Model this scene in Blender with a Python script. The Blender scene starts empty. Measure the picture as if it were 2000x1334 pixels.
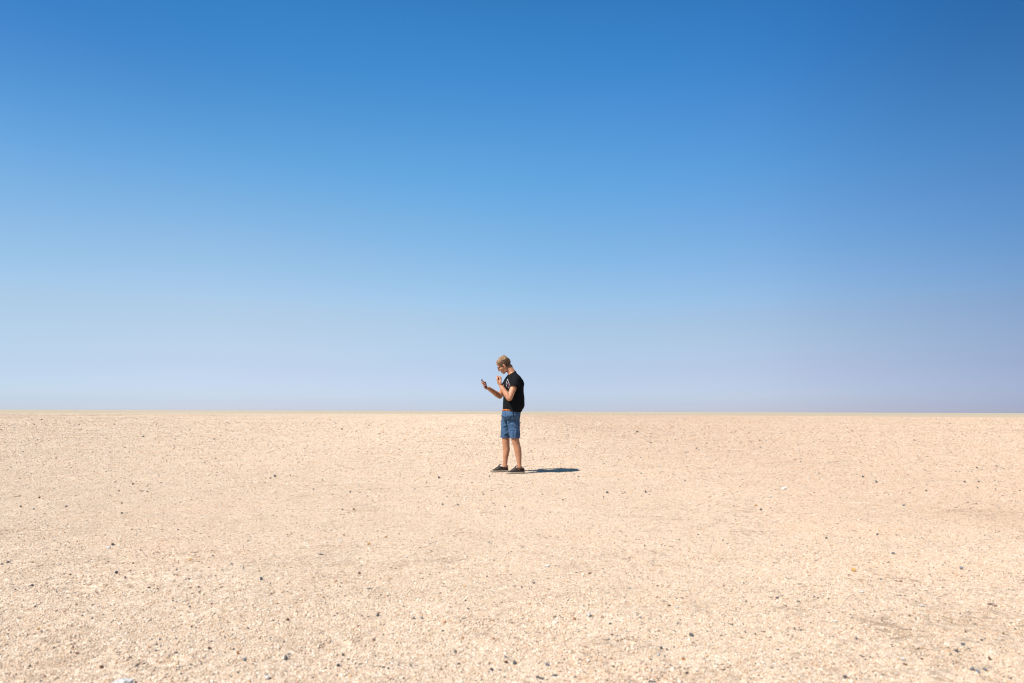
import bpy, bmesh, math, random
import numpy as np
from mathutils import Vector, Matrix, Euler
from mathutils.bvhtree import BVHTree
from mathutils import noise as mnoise

random.seed(11)
rng = np.random.default_rng(11)
SC = bpy.context.scene
COL = SC.collection

# ------------------------------------------------------------------ camera
CAM_H = 0.919
F_PX = 1333.0                      # 24 mm on a 36 mm frame, in pixels of a 2000 px wide picture
PITCH = math.atan(136.5 / F_PX)
cam_data = bpy.data.cameras.new("camera")
cam_data.lens = 24.0
cam_data.sensor_width = 36.0
cam_data.clip_start = 0.05
cam_data.clip_end = 60000.0
cam = bpy.data.objects.new("camera", cam_data)
CAM_M = (Matrix.Translation((0, 0, CAM_H)) @ Matrix.Rotation(math.radians(90) + PITCH, 4, 'X')
         @ Matrix.Rotation(math.radians(0.20), 4, 'Z'))
cam.matrix_world = CAM_M
COL.objects.link(cam)
SC.camera = cam
cam_data.dof.use_dof = True
cam_data.dof.focus_distance = 9.0
cam_data.dof.aperture_fstop = 2.8

# ------------------------------------------------------------------ sun, sky, exposure
SUN_VEC = Vector((-1.142, -0.84, 1.74)).normalized()       # towards the sun: left, a little behind the camera
SUN_EL = math.asin(SUN_VEC.z)
SUN_AZ = math.atan2(SUN_VEC.x, SUN_VEC.y)                 # clockwise from +Y
sun_data = bpy.data.lights.new("sun", 'SUN')
sun_data.energy = 4.9
sun_data.angle = math.radians(0.53)
sun_data.color = (1.0, 0.955, 0.89)
sun = bpy.data.objects.new("sun", sun_data)
sun.rotation_euler = SUN_VEC.to_track_quat('Z', 'Y').to_euler()
sun.location = (-6, -4, 12)
COL.objects.link(sun)

world = bpy.data.worlds.new("World")
SC.world = world
world.use_nodes = True
wn = world.node_tree.nodes
wl = world.node_tree.links
wn.clear()
w_out = wn.new('ShaderNodeOutputWorld')
w_bg = wn.new('ShaderNodeBackground')
w_sky = wn.new('ShaderNodeTexSky')
w_sky.sky_type = 'NISHITA'
w_sky.sun_disc = False
w_sky.sun_elevation = SUN_EL
w_sky.sun_rotation = SUN_AZ
w_sky.altitude = 0
w_sky.air_density = 0.7
w_sky.dust_density = 0.3
w_sky.ozone_density = 5.0
# dusty dry air: paler towards the horizon, deep blue above; sideways dimming partly imitates lens falloff
w_geo = wn.new('ShaderNodeTexCoord')
w_sep = wn.new('ShaderNodeSeparateXYZ')
wl.new(w_geo.outputs['Generated'], w_sep.inputs[0])

def w_ramp(src, stops, interp):
    r = wn.new('ShaderNodeValToRGB')
    r.color_ramp.interpolation = interp
    e = r.color_ramp.elements
    for k, (p, c) in enumerate(stops):
        x = e[k] if k < 2 else e.new(p)
        x.position = p
        x.color = (*[v * 0.5 for v in c], 1)
    wl.new(src, r.inputs[0])
    return r
w_el = w_ramp(w_sep.outputs[2], [(0.0, (0.79, 0.75, 0.925)), (0.017, (0.775, 0.73, 0.875)), (0.077, (1.08, 0.89, 0.823)), (0.152, (1.37, 1.236, 1.012)),
                                 (0.295, (1.10, 1.53, 1.41)), (0.425, (0.68, 1.47, 1.60)), (0.535, (0.415, 1.25, 1.51)), (0.8, (0.36, 0.92, 1.05))], 'CARDINAL')  # unseen overhead sky dimmed and made less blue to neutralise the shadows
w_map = wn.new('ShaderNodeMapRange')
w_map.inputs['From Min'].default_value = -1.0
w_map.inputs['From Max'].default_value = 1.0
wl.new(w_sep.outputs[0], w_map.inputs['Value'])
w_az_hor = w_ramp(w_map.outputs[0], [(0.1, (1.10, 1.14, 1.12)), (0.205, (1.17, 1.20, 1.155)), (0.325, (1.20, 1.18, 1.14)), (0.5, (1.02, 1.02, 1.0)),
                                     (0.675, (0.88, 0.84, 0.835)), (0.795, (0.63, 0.61, 0.665)), (0.9, (0.52, 0.52, 0.58))], 'CARDINAL')
w_az_low = w_ramp(w_map.outputs[0], [(0.1, (0.95, 0.95, 0.97)), (0.205, (1.065, 1.01, 1.0)), (0.325, (1.19, 1.075, 1.035)), (0.5, (1.0, 1.0, 1.0)),
                                     (0.675, (0.775, 0.805, 0.88)), (0.795, (0.46, 0.555, 0.69)), (0.9, (0.38, 0.47, 0.60))], 'CARDINAL')
w_az_high = w_ramp(w_map.outputs[0], [(0.1, (0.66, 0.70, 0.78)), (0.22, (0.70, 0.73, 0.81)), (0.34, (0.90, 0.93, 0.935)), (0.5, (1.0, 1.0, 1.0)),
                                      (0.66, (0.80, 0.84, 0.91)), (0.775, (0.46, 0.525, 0.62)), (0.9, (0.42, 0.5, 0.6))], 'CARDINAL')  # upper left and right darkened as painted lens vignette
def w_blend(za, zb, ca, cb):
    z = wn.new('ShaderNodeMapRange')
    z.interpolation_type = 'SMOOTHSTEP'
    z.inputs['From Min'].default_value = za
    z.inputs['From Max'].default_value = zb
    wl.new(w_sep.outputs[2], z.inputs['Value'])
    m = wn.new('ShaderNodeMix')
    m.data_type = 'RGBA'
    wl.new(z.outputs[0], m.inputs[0])
    wl.new(ca, m.inputs[6]); wl.new(cb, m.inputs[7])
    return m
w_az = w_blend(0.2, 0.48, w_blend(0.0, 0.25, w_az_hor.outputs[0], w_az_low.outputs[0]).outputs[2], w_az_high.outputs[0])

def w_mul(a, b, k):
    m = wn.new('ShaderNodeVectorMath')
    m.operation = 'MULTIPLY'
    wl.new(a, m.inputs[0]); wl.new(b, m.inputs[1])
    n = wn.new('ShaderNodeVectorMath')
    n.operation = 'SCALE'
    n.inputs['Scale'].default_value = k
    wl.new(m.outputs[0], n.inputs[0])
    return n.outputs[0]
w_col = w_mul(w_mul(w_sky.outputs[0], w_el.outputs[0], 2.0), w_az.outputs[2], 2.0)
w_bg.inputs['Strength'].default_value = 0.10
wl.new(w_col, w_bg.inputs['Color'])
wl.new(w_bg.outputs[0], w_out.inputs['Surface'])

SC.cycles.filter_width = 1.15
SC.view_settings.view_transform = 'Standard'
SC.view_settings.look = 'None'
SC.view_settings.exposure = 0.55
SC.view_settings.gamma = 1.0
SC.view_settings.use_curve_mapping = False

# ------------------------------------------------------------------ measuring helpers
def ray(px, py):
    d = Vector(((px - 1000.0) / F_PX, -(py - 667.0) / F_PX, -1.0))
    return (CAM_M.to_3x3() @ d)

def W(px, py, y):
    """The point at depth y seen at this place of the photograph."""
    d = ray(px, py)
    return Vector((0, 0, CAM_H)) + d * (y / d.y)

def G(px, py):
    """The point of the plain seen at this place of the photograph."""
    d = ray(px, py)
    return Vector((0, 0, CAM_H)) + d * (-CAM_H / d.z)

# ------------------------------------------------------------------ material helpers
def new_mat(name, rough=0.9, spec=0.25):
    m = bpy.data.materials.new(name)
    m.use_nodes = True
    nt = m.node_tree
    b = nt.nodes['Principled BSDF']
    b.inputs['Roughness'].default_value = rough
    b.inputs['Specular IOR Level'].default_value = spec
    return m, nt, b

def ramp(nt, stops, interp='LINEAR'):
    r = nt.nodes.new('ShaderNodeValToRGB')
    r.color_ramp.interpolation = interp
    e = r.color_ramp.elements
    e[0].position, e[0].color = stops[0][0], (*stops[0][1], 1)
    e[1].position, e[1].color = stops[1][0], (*stops[1][1], 1)
    for p, c in stops[2:]:
        x = e.new(p)
        x.color = (*c, 1)
    return r

def mixc(nt, mode='MIX'):
    n = nt.nodes.new('ShaderNodeMix')
    n.data_type = 'RGBA'
    n.blend_type = mode
    return n      # inputs 0 factor, 6 A, 7 B; output 2

def tex(nt, kind, scale, detail=None, rough=None, coords=None):
    n = nt.nodes.new(kind)
    n.inputs['Scale'].default_value = scale
    if detail is not None:
        n.inputs['Detail'].default_value = detail
    if rough is not None:
        n.inputs['Roughness'].default_value = rough
    if coords is not None:
        nt.links.new(coords, n.inputs['Vector'])
    return n

def coords(nt, which='Object'):
    c = nt.nodes.new('ShaderNodeTexCoord')
    return c.outputs[which]

def bump(nt, b, height, strength, dist, chain=None):
    n = nt.nodes.new('ShaderNodeBump')
    n.inputs['Strength'].default_value = strength
    n.inputs['Distance'].default_value = dist
    nt.links.new(height, n.inputs['Height'])
    if chain is not None:
        nt.links.new(chain, n.inputs['Normal'])
    nt.links.new(n.outputs[0], b.inputs['Normal'])
    return n.outputs[0]

def simple(name, col, rough=0.85, spec=0.25, var=0.15, scale=40, bstr=0.0, bscale=200, bdist=0.002):
    m, nt, b = new_mat(name, rough, spec)
    co = coords(nt)
    n = tex(nt, 'ShaderNodeTexNoise', scale, 4, 0.6, co)
    lo = tuple(c * (1 - var) for c in col)
    hi = tuple(min(1, c * (1 + var)) for c in col)
    r = ramp(nt, [(0.3, lo), (0.7, hi)])
    nt.links.new(n.outputs[0], r.inputs[0])
    nt.links.new(r.outputs[0], b.inputs['Base Color'])
    if bstr > 0:
        n2 = tex(nt, 'ShaderNodeTexNoise', bscale, 3, 0.6, co)
        bump(nt, b, n2.outputs[0], bstr, bdist)
    return m

PEACH = (0.56, 0.412, 0.288)
CREAM = (0.63, 0.508, 0.378)
WHITE = (0.78, 0.72, 0.64)
TAN = (0.43, 0.24, 0.13)
BUFF = (0.49, 0.370, 0.260)
GREY = (0.16, 0.155, 0.16)

# ground: sand grains, larger tonal patches, grey-green tint of the far plain
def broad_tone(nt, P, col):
    """The gravel turns a little pinker and browner towards the east, in ragged drifts; lens falloff is painted in as darkening."""
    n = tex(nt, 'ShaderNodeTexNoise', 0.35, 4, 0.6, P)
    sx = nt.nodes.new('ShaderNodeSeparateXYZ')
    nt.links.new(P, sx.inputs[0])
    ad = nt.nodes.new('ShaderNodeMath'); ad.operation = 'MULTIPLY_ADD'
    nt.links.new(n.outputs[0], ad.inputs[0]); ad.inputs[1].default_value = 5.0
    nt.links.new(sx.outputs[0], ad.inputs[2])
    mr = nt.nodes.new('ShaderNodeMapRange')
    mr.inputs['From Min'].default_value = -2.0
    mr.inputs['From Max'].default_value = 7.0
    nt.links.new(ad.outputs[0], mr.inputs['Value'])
    r = ramp(nt, [(0.0, (1.08, 1.085, 1.09)), (0.5, (1.0, 1.0, 1.0)), (1.0, (0.885, 0.855, 0.838))])  # pinker tint plus a painted left-to-right light falloff
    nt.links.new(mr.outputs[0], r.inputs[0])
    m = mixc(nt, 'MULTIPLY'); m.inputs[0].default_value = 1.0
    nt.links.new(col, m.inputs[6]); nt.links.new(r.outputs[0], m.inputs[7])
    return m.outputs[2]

def make_ground_mat():
    m, nt, b = new_mat("pale_sand", 0.95, 0.12)
    L = nt.links
    geo = nt.nodes.new('ShaderNodeNewGeometry')
    P = geo.outputs['Position']
    v1 = tex(nt, 'ShaderNodeTexVoronoi', 150.0, coords=P)
    sep = nt.nodes.new('ShaderNodeSeparateColor')
    L.new(v1.outputs['Color'], sep.inputs[0])
    grain = ramp(nt, [(0.0, (0.46, 0.342, 0.232)), (0.45, (0.54, 0.395, 0.272)), (0.7, (0.60, 0.472, 0.345)), (0.88, (0.72, 0.64, 0.54)), (0.955, TAN), (1.0, (0.25, 0.2, 0.17))])
    L.new(sep.outputs[0], grain.inputs[0])
    v2 = tex(nt, 'ShaderNodeTexVoronoi', 42.0, coords=P)
    sep2 = nt.nodes.new('ShaderNodeSeparateColor')
    L.new(v2.outputs['Color'], sep2.inputs[0])
    coarse = ramp(nt, [(0.0, (0.75, 0.72, 0.70)), (0.3, (0.95, 0.95, 0.95)), (0.7, (1.05, 1.04, 1.03)), (1.0, (1.2, 1.2, 1.2))])
    L.new(sep2.outputs[1], coarse.inputs[0])
    mm = mixc(nt, 'MULTIPLY')
    mm.inputs[0].default_value = 1.0
    L.new(grain.outputs[0], mm.inputs[6])
    L.new(coarse.outputs[0], mm.inputs[7])
    # metre-sized patches, pinker and greyer
    n1 = tex(nt, 'ShaderNodeTexNoise', 0.55, 5, 0.62, P)
    patch = ramp(nt, [(0.32, (0.965, 0.945, 0.92)), (0.5, (1.0, 1.0, 1.0)), (0.68, (1.03, 0.99, 0.965))])
    L.new(n1.outputs[0], patch.inputs[0])
    m2 = mixc(nt, 'MULTIPLY')
    m2.inputs[0].default_value = 1.0
    L.new(mm.outputs[2], m2.inputs[6])
    L.new(patch.outputs[0], m2.inputs[7])
    v3 = tex(nt, 'ShaderNodeTexVoronoi', 5.5, coords=P)
    sep3 = nt.nodes.new('ShaderNodeSeparateColor')
    L.new(v3.outputs['Color'], sep3.inputs[0])
    sp = ramp(nt, [(0.0, (0.80, 0.77, 0.74)), (0.2, (0.97, 0.97, 0.97)), (0.8, (1.02, 1.01, 1.0)), (1.0, (1.10, 1.10, 1.10))])
    L.new(sep3.outputs[0], sp.inputs[0])
    m2b = mixc(nt, 'MULTIPLY')
    m2b.inputs[0].default_value = 1.0
    L.new(m2.outputs[2], m2b.inputs[6])
    L.new(sp.outputs[0], m2b.inputs[7])
    m2 = m2b
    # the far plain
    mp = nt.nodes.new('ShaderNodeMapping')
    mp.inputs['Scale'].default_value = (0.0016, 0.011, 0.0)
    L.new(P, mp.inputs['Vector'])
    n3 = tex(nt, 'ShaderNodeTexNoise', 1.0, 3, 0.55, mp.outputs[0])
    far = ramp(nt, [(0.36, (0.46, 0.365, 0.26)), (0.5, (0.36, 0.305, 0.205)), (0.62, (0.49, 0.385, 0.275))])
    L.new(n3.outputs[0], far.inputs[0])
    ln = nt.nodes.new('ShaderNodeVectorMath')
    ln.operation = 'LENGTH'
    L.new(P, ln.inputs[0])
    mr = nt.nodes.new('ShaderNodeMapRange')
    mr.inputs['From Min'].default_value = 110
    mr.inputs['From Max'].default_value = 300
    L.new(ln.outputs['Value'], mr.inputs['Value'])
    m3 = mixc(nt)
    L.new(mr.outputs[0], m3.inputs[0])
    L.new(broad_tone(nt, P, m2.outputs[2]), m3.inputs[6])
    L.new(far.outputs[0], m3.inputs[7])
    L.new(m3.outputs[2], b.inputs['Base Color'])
    c1 = bump(nt, b, v1.outputs['Distance'], 0.9, 0.0035)
    nb = tex(nt, 'ShaderNodeTexNoise', 26.0, 5, 0.65, P)
    bump(nt, b, nb.outputs[0], 0.55, 0.02, c1)
    return m

def make_gravel_mat():
    m, nt, b = new_mat("gravel_grains", 0.9, 0.2)
    L = nt.links
    geo = nt.nodes.new('ShaderNodeNewGeometry')
    oi = nt.nodes.new('ShaderNodeObjectInfo')
    a = nt.nodes.new('ShaderNodeMath'); a.operation = 'MULTIPLY_ADD'
    L.new(geo.outputs['Random Per Island'], a.inputs[0])
    a.inputs[1].default_value = 5.37
    L.new(oi.outputs['Random'], a.inputs[2])
    f = nt.nodes.new('ShaderNodeMath'); f.operation = 'FRACT'
    L.new(a.outputs[0], f.inputs[0])
    r = ramp(nt, [(0.0, BUFF), (0.2, PEACH), (0.5, (0.58, 0.44, 0.315)), (0.76, CREAM), (0.875, (0.74, 0.64, 0.52)),
                  (0.91, (0.52, 0.33, 0.19)), (0.945, TAN), (0.974, (0.085, 0.082, 0.085))])
    L.new(f.outputs[0], r.inputs[0])
    co = coords(nt)
    n = tex(nt, 'ShaderNodeTexNoise', 2.2, 3, 0.6, co)
    v = ramp(nt, [(0.3, (0.86, 0.86, 0.86)), (0.7, (1.08, 1.08, 1.08))])
    L.new(n.outputs[0], v.inputs[0])
    # metre-sized patches, the same as on the sand
    n1 = tex(nt, 'ShaderNodeTexNoise', 0.55, 5, 0.62, geo.outputs['Position'])
    patch = ramp(nt, [(0.32, (0.965, 0.945, 0.92)), (0.5, (1.0, 1.0, 1.0)), (0.68, (1.03, 0.99, 0.965))])
    L.new(n1.outputs[0], patch.inputs[0])
    mm = mixc(nt, 'MULTIPLY'); mm.inputs[0].default_value = 1.0
    L.new(r.outputs[0], mm.inputs[6]); L.new(v.outputs[0], mm.inputs[7])
    m2 = mixc(nt, 'MULTIPLY'); m2.inputs[0].default_value = 1.0
    L.new(mm.outputs[2], m2.inputs[6]); L.new(patch.outputs[0], m2.inputs[7])
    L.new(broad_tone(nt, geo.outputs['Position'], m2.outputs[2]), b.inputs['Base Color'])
    return m

def make_stone_mat(name, c1, c2, rough=0.85):
    m, nt, b = new_mat(name, rough, 0.3)
    co = coords(nt)
    oi = nt.nodes.new('ShaderNodeObjectInfo')
    n = tex(nt, 'ShaderNodeTexNoise', 1.6, 5, 0.65, co)
    ad = nt.nodes.new('ShaderNodeMath'); ad.operation = 'MULTIPLY_ADD'
    nt.links.new(oi.outputs['Random'], ad.inputs[0]); ad.inputs[1].default_value = 0.5
    nt.links.new(n.outputs[0], ad.inputs[2])
    r = ramp(nt, [(0.35, c1), (1.0, c2)])
    nt.links.new(ad.outputs[0], r.inputs[0])
    nt.links.new(r.outputs[0], b.inputs['Base Color'])
    n2 = tex(nt, 'ShaderNodeTexNoise', 6, 4, 0.7, co)
    bump(nt, b, n2.outputs[0], 0.5, 0.08)
    return m

M_GROUND = make_ground_mat()
M_GRAVEL = make_gravel_mat()
M_STONE = {
    'dark': make_stone_mat("dark_stone", (0.055, 0.054, 0.056), (0.16, 0.155, 0.152)),
    'grey': make_stone_mat("blue_grey_stone", (0.14, 0.142, 0.152), (0.31, 0.305, 0.31)),
    'brown': make_stone_mat("brown_stone", (0.10, 0.055, 0.035), (0.28, 0.15, 0.09)),
    'ochre': make_stone_mat("ochre_stone", (0.34, 0.17, 0.045), (0.60, 0.36, 0.13)),
    'orange': make_stone_mat("orange_stone", (0.36, 0.16, 0.06), (0.56, 0.28, 0.13)),
    'white': make_stone_mat("white_stone", (0.52, 0.475, 0.42), (0.74, 0.70, 0.645)),
    'tan': make_stone_mat("pale_tan_stone", (0.42, 0.29, 0.19), (0.62, 0.46, 0.33)),
}

# ------------------------------------------------------------------ ground
_waves = []
for lam, amp, k in ((0.33, 0.0009, 7), (0.8, 0.0016, 7), (2.1, 0.0024, 6), (6.0, 0.004, 5), (25.0, 0.015, 5), (140.0, 0.07, 4)):
    for _ in range(k):
        th = rng.uniform(0, 2 * math.pi)
        l = lam * rng.uniform(0.7, 1.4)
        _waves.append((math.cos(th) * 2 * math.pi / l, math.sin(th) * 2 * math.pi / l, rng.uniform(0, 6.28), amp / math.sqrt(k) * 1.3))

def gz_raw(x, y):
    z = 0.0
    for kx, ky, p, a in _waves:
        z = z + a * np.sin(kx * x + ky * y + p)
    return z
MAN_Y = 10.33
# shallow hollows and scuffed places seen in the gravel: where, half length, half width, depth
HOLLOWS = [(*G(px, py).to_2d(), rx, ry, dp) for px, py, rx, ry, dp in (
    (600, 945, 0.45, 0.16, 0.014), (1212, 1256, 0.07, 0.05, 0.014), (1350, 1318, 0.11, 0.06, 0.016), (1425, 1312, 0.06, 0.04, 0.012), (322, 1300, 0.08, 0.05, 0.014),
    (552, 1166, 0.10, 0.07, 0.012), (1735, 1135, 0.16, 0.08, 0.014), (1905, 1000, 0.28, 0.12, 0.014), (715, 1000, 0.16, 0.08, 0.014), (1250, 1010, 0.24, 0.08, 0.014),
    (420, 1085, 0.16, 0.09, 0.013), (175, 1152, 0.14, 0.08, 0.013), (960, 870, 0.5, 0.22, 0.014), (1290, 848, 0.7, 0.3, 0.016), (300, 853, 0.8, 0.3, 0.016),
    (1640, 905, 0.5, 0.2, 0.014), (860, 1095, 0.14, 0.07, 0.012), (1080, 1235, 0.06, 0.05, 0.012), (1560, 1190, 0.10, 0.06, 0.012), (60, 1040, 0.25, 0.1, 0.013),
    (1480, 1040, 0.2, 0.09, 0.013), (660, 1262, 0.06, 0.05, 0.012), (940, 1215, 0.08, 0.05, 0.012), (1820, 1270, 0.10, 0.05, 0.013))]
def hollow(x, y):
    h = 0.0; m = 0.0
    for hx, hy_, rx, ry, dp in HOLLOWS:
        w = 0.35 * np.sin(9 * (x - hx) / rx + hx * 7) * ry * 0.5
        q = ((x - hx) / rx) ** 2 + ((y - hy_ + w) / ry) ** 2
        g = np.exp(-q ** 1.5)
        dp = dp * 0.6
        h = h - dp * g + dp * 0.45 * np.exp(-(np.sqrt(q) - 1.35) ** 2 / 0.06)
        m = m + g
    return h, m
_Z0 = float(gz_raw(0.05, MAN_Y))
def gz(x, y):
    x = np.asarray(x, float); y = np.asarray(y, float)
    fade = 1.0 / (1.0 + (np.hypot(x, y) / 400.0) ** 2)
    return (gz_raw(x, y) - _Z0) * fade + hollow(x, y)[0]

def axis(lo, hi, step, far, grow=1.13):
    a = list(np.arange(lo, hi + 1e-6, step))
    s = step; v = a[-1]
    while v < far:
        s *= grow; v += s; a.append(v)
    s = step; v = a[0]; left = []
    while v > -far:
        s *= grow; v -= s; left.append(v)
    return np.array(left[::-1] + a)

def build_ground():
    xs = axis(-9.0, 9.0, 0.04, 26000)
    ys = axis(7.0, 14.0, 0.05, 26000)
    ys = np.concatenate([ys[ys < -0.05], np.arange(0.0, 7.0 - 0.01, 0.025), ys[ys >= 7.0 - 1e-6]])
    X, Y = np.meshgrid(xs, ys)
    Z = gz(X, Y)
    nx, ny = len(xs), len(ys)
    V = np.stack([X.ravel(), Y.ravel(), Z.ravel()], 1)
    i = np.arange(nx - 1)[None, :] + nx * np.arange(ny - 1)[:, None]
    F = np.stack([i, i + 1, i + nx + 1, i + nx], 2).reshape(-1, 4)
    me = bpy.data.meshes.new("ground")
    me.vertices.add(len(V)); me.vertices.foreach_set("co", V.ravel())
    me.loops.add(F.size); me.loops.foreach_set("vertex_index", F.ravel().astype(np.int32))
    me.polygons.add(len(F))
    me.polygons.foreach_set("loop_start", (np.arange(len(F)) * 4).astype(np.int32))
    me.polygons.foreach_set("use_smooth", np.ones(len(F), bool))
    me.update(); me.validate()
    me.materials.append(M_GROUND)
    o = bpy.data.objects.new("ground", me)
    o["kind"] = "structure"
    o["label"] = "pale peach desert plain of sand and fine gravel reaching a flat horizon"
    COL.objects.link(o)
build_ground()

# ------------------------------------------------------------------ rocks and gravel
def rock_bm(bm, centre, size, seed, sub=1, squash=(1, 1, 1), rough=0.28, rot=None):
    """Add an angular rock of about this diameter to the bmesh."""
    r = bmesh.ops.create_icosphere(bm, subdivisions=sub, radius=0.5)
    R = rot if rot is not None else Euler((random.uniform(0, 6.28), random.uniform(0, 6.28), random.uniform(0, 6.28))).to_matrix()
    off = Vector((seed * 3.17, seed * 1.7, seed * 5.3))
    planes = []
    rr = random.Random(seed * 77 + 5)
    for _ in range(7):
        d = Vector((rr.gauss(0, 1), rr.gauss(0, 1), rr.gauss(0, 1))).normalized()
        planes.append((d, rr.uniform(0.30, 0.46)))
    for v in r['verts']:
        p = v.co.copy()
        p *= 1 + rough * mnoise.noise(p * 2.6 + off)
        for d, h in planes:
            k = p.dot(d)
            if k > h:
                p -= d * (k - h) * 0.85
        p = R @ p
        v.co = Vector(centre) + Vector((p.x * squash[0], p.y * squash[1], p.z * squash[2])) * size

def mesh_from_bm(bm, name, mat, smooth=False):
    me = bpy.data.meshes.new(name)
    bm.to_mesh(me); bm.free()
    if mat is not None:
        me.materials.append(mat)
    if smooth:
        me.polygons.foreach_set("use_smooth", np.ones(len(me.polygons), bool))
    return me

NCLUMP = 14
clump_col = bpy.data.collections.new("gravel_clumps")
for k in range(NCLUMP):
    bm = bmesh.new()
    R = 4.5
    for q in range(46):
        a = random.uniform(0, 6.283); rad = R * math.sqrt(random.random())
        d = min(2.1, max(0.45, random.lognormvariate(-0.12, 0.38)))
        rock_bm(bm, (rad * math.cos(a), rad * math.sin(a), d * random.uniform(-0.12, 0.22)), d, k * 100 + q,
                sub=2 if d > 0.8 else 1, squash=(random.uniform(0.85, 1.25), random.uniform(0.8, 1.1), random.uniform(0.6, 0.85)), rough=0.35)
    me = mesh_from_bm(bm, "gravel_clump", M_GRAVEL)
    clump_col.objects.link(bpy.data.objects.new("gravel_clump", me))

SHOE_NEAR = G(1007.3, 925.0)
SHOE_FAR = G(975.8, 922.4)

def patch_noise(x, y):
    z = np.zeros_like(x)
    r2 = np.random.default_rng(5)
    for lam, a, k in ((0.5, 0.5, 6), (1.3, 0.8, 6), (3.5, 0.8, 6)):
        for _ in range(k):
            th = r2.uniform(0, 6.283); l = lam * r2.uniform(0.7, 1.4)
            z += a / math.sqrt(k) * np.sin(2 * math.pi / l * (math.cos(th) * x + math.sin(th) * y) + r2.uniform(0, 6.28))
    return z

def gravel_points():
    pts, scl = [], []
    edges = np.geomspace(1.45, 160, 60)
    for z0, z1 in zip(edges[:-1], edges[1:]):
        zm = 0.5 * (z0 + z1)
        s = min(0.040, max(0.0052, zm / 1150.0))
        cover = 0.72 if zm < 12 else max(0.04, 0.72 * (12 / zm) ** 1.0)
        half = 0.83 * zm + 0.9
        area = 2 * half * (z1 - z0)
        n = int(cover * 0.045 * area / (s * s))
        step = math.sqrt(area / max(n, 1))
        nx = max(1, int(round(2 * half / step))); ny = max(1, int(round((z1 - z0) / step)))
        gx, gy = np.meshgrid(np.arange(nx), np.arange(ny))
        x = ((gx.ravel() + rng.uniform(0, 1, nx * ny)) / nx * 2 - 1) * half
        y = z0 + (gy.ravel() + rng.uniform(0, 1, nx * ny)) / ny * (z1 - z0)
        n = len(x)
        pn = patch_noise(x, y)
        keep = rng.uniform(0, 1, n) < np.clip(0.80 + 0.14 * pn, 0.45, 1.0) * (1 - 0.45 * np.clip(hollow(x, y)[1], 0, 1))
        for sh in (SHOE_NEAR, SHOE_FAR):
            keep &= ~((np.abs(x - sh.x) < 0.18) & (np.abs(y - sh.y) < 0.09))
        x, y = x[keep], y[keep]
        pts.append(np.stack([x, y], 1))
        scl.append(s * np.exp(rng.normal(-0.05, 0.22, len(x))))
    # finer grains round the shoes
    n = 420
    x = rng.uniform(-0.5, 0.45, n); y = rng.uniform(MAN_Y - 0.4, MAN_Y + 0.35, n)
    pts.append(np.stack([x, y], 1)); scl.append(np.full(n, 0.0055))
    return np.concatenate(pts), np.concatenate(scl)

GP, GS = gravel_points()
print("gravel clumps", len(GP))

def build_gravel():
    z = gz(GP[:, 0], GP[:, 1]) - 0.0005
    V = np.column_stack([GP, z])
    me = bpy.data.meshes.new("gravel")
    me.vertices.add(len(V)); me.vertices.foreach_set("co", V.ravel())
    for name, typ, data, key in (("scl", 'FLOAT', GS, "value"), ("turn", 'FLOAT', rng.uniform(0, 6.283, len(V)), "value"),
                                 ("pick", 'INT', rng.integers(0, NCLUMP, len(V)).astype(np.int32), "value")):
        at = me.attributes.new(name, typ, 'POINT')
        at.data.foreach_set(key, np.ascontiguousarray(data))
    me.materials.append(M_GRAVEL)
    o = bpy.data.objects.new("gravel", me)
    o["kind"] = "stuff"
    o["label"] = "peach and cream gravel grains covering the desert plain"
    COL.objects.link(o)
    ng = bpy.data.node_groups.new("scatter_gravel", 'GeometryNodeTree')
    ng.interface.new_socket("Geometry", in_out='INPUT', socket_type='NodeSocketGeometry')
    ng.interface.new_socket("Geometry", in_out='OUTPUT', socket_type='NodeSocketGeometry')
    N = ng.nodes; L = ng.links
    gi = N.new('NodeGroupInput'); go = N.new('NodeGroupOutput')
    ci = N.new('GeometryNodeCollectionInfo')
    ci.inputs['Collection'].default_value = clump_col
    ci.inputs['Separate Children'].default_value = True
    ci.inputs['Reset Children'].default_value = True
    ip = N.new('GeometryNodeInstanceOnPoints')
    ip.inputs['Pick Instance'].default_value = True
    def attr(nm, typ):
        a = N.new('GeometryNodeInputNamedAttribute'); a.data_type = typ
        a.inputs['Name'].default_value = nm
        return a.outputs['Attribute']
    cx = N.new('ShaderNodeCombineXYZ')
    L.new(attr("turn", 'FLOAT'), cx.inputs[2])
    er = N.new('FunctionNodeEulerToRotation')
    L.new(cx.outputs[0], er.inputs[0])
    L.new(gi.outputs[0], ip.inputs['Points'])
    L.new(ci.outputs[0], ip.inputs['Instance'])
    L.new(attr("pick", 'INT'), ip.inputs['Instance Index'])
    L.new(er.outputs[0], ip.inputs['Rotation'])
    L.new(attr("scl", 'FLOAT'), ip.inputs['Scale'])
    L.new(ip.outputs[0], go.inputs[0])
    md = o.modifiers.new("scatter", 'NODES')
    md.node_group = ng
build_gravel()

# ------------------------------------------------------------------ things: helpers
def tag(o, label=None, cat=None, group=None):
    if label: o["label"] = label
    if cat: o["category"] = cat
    if group: o["group"] = group

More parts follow.
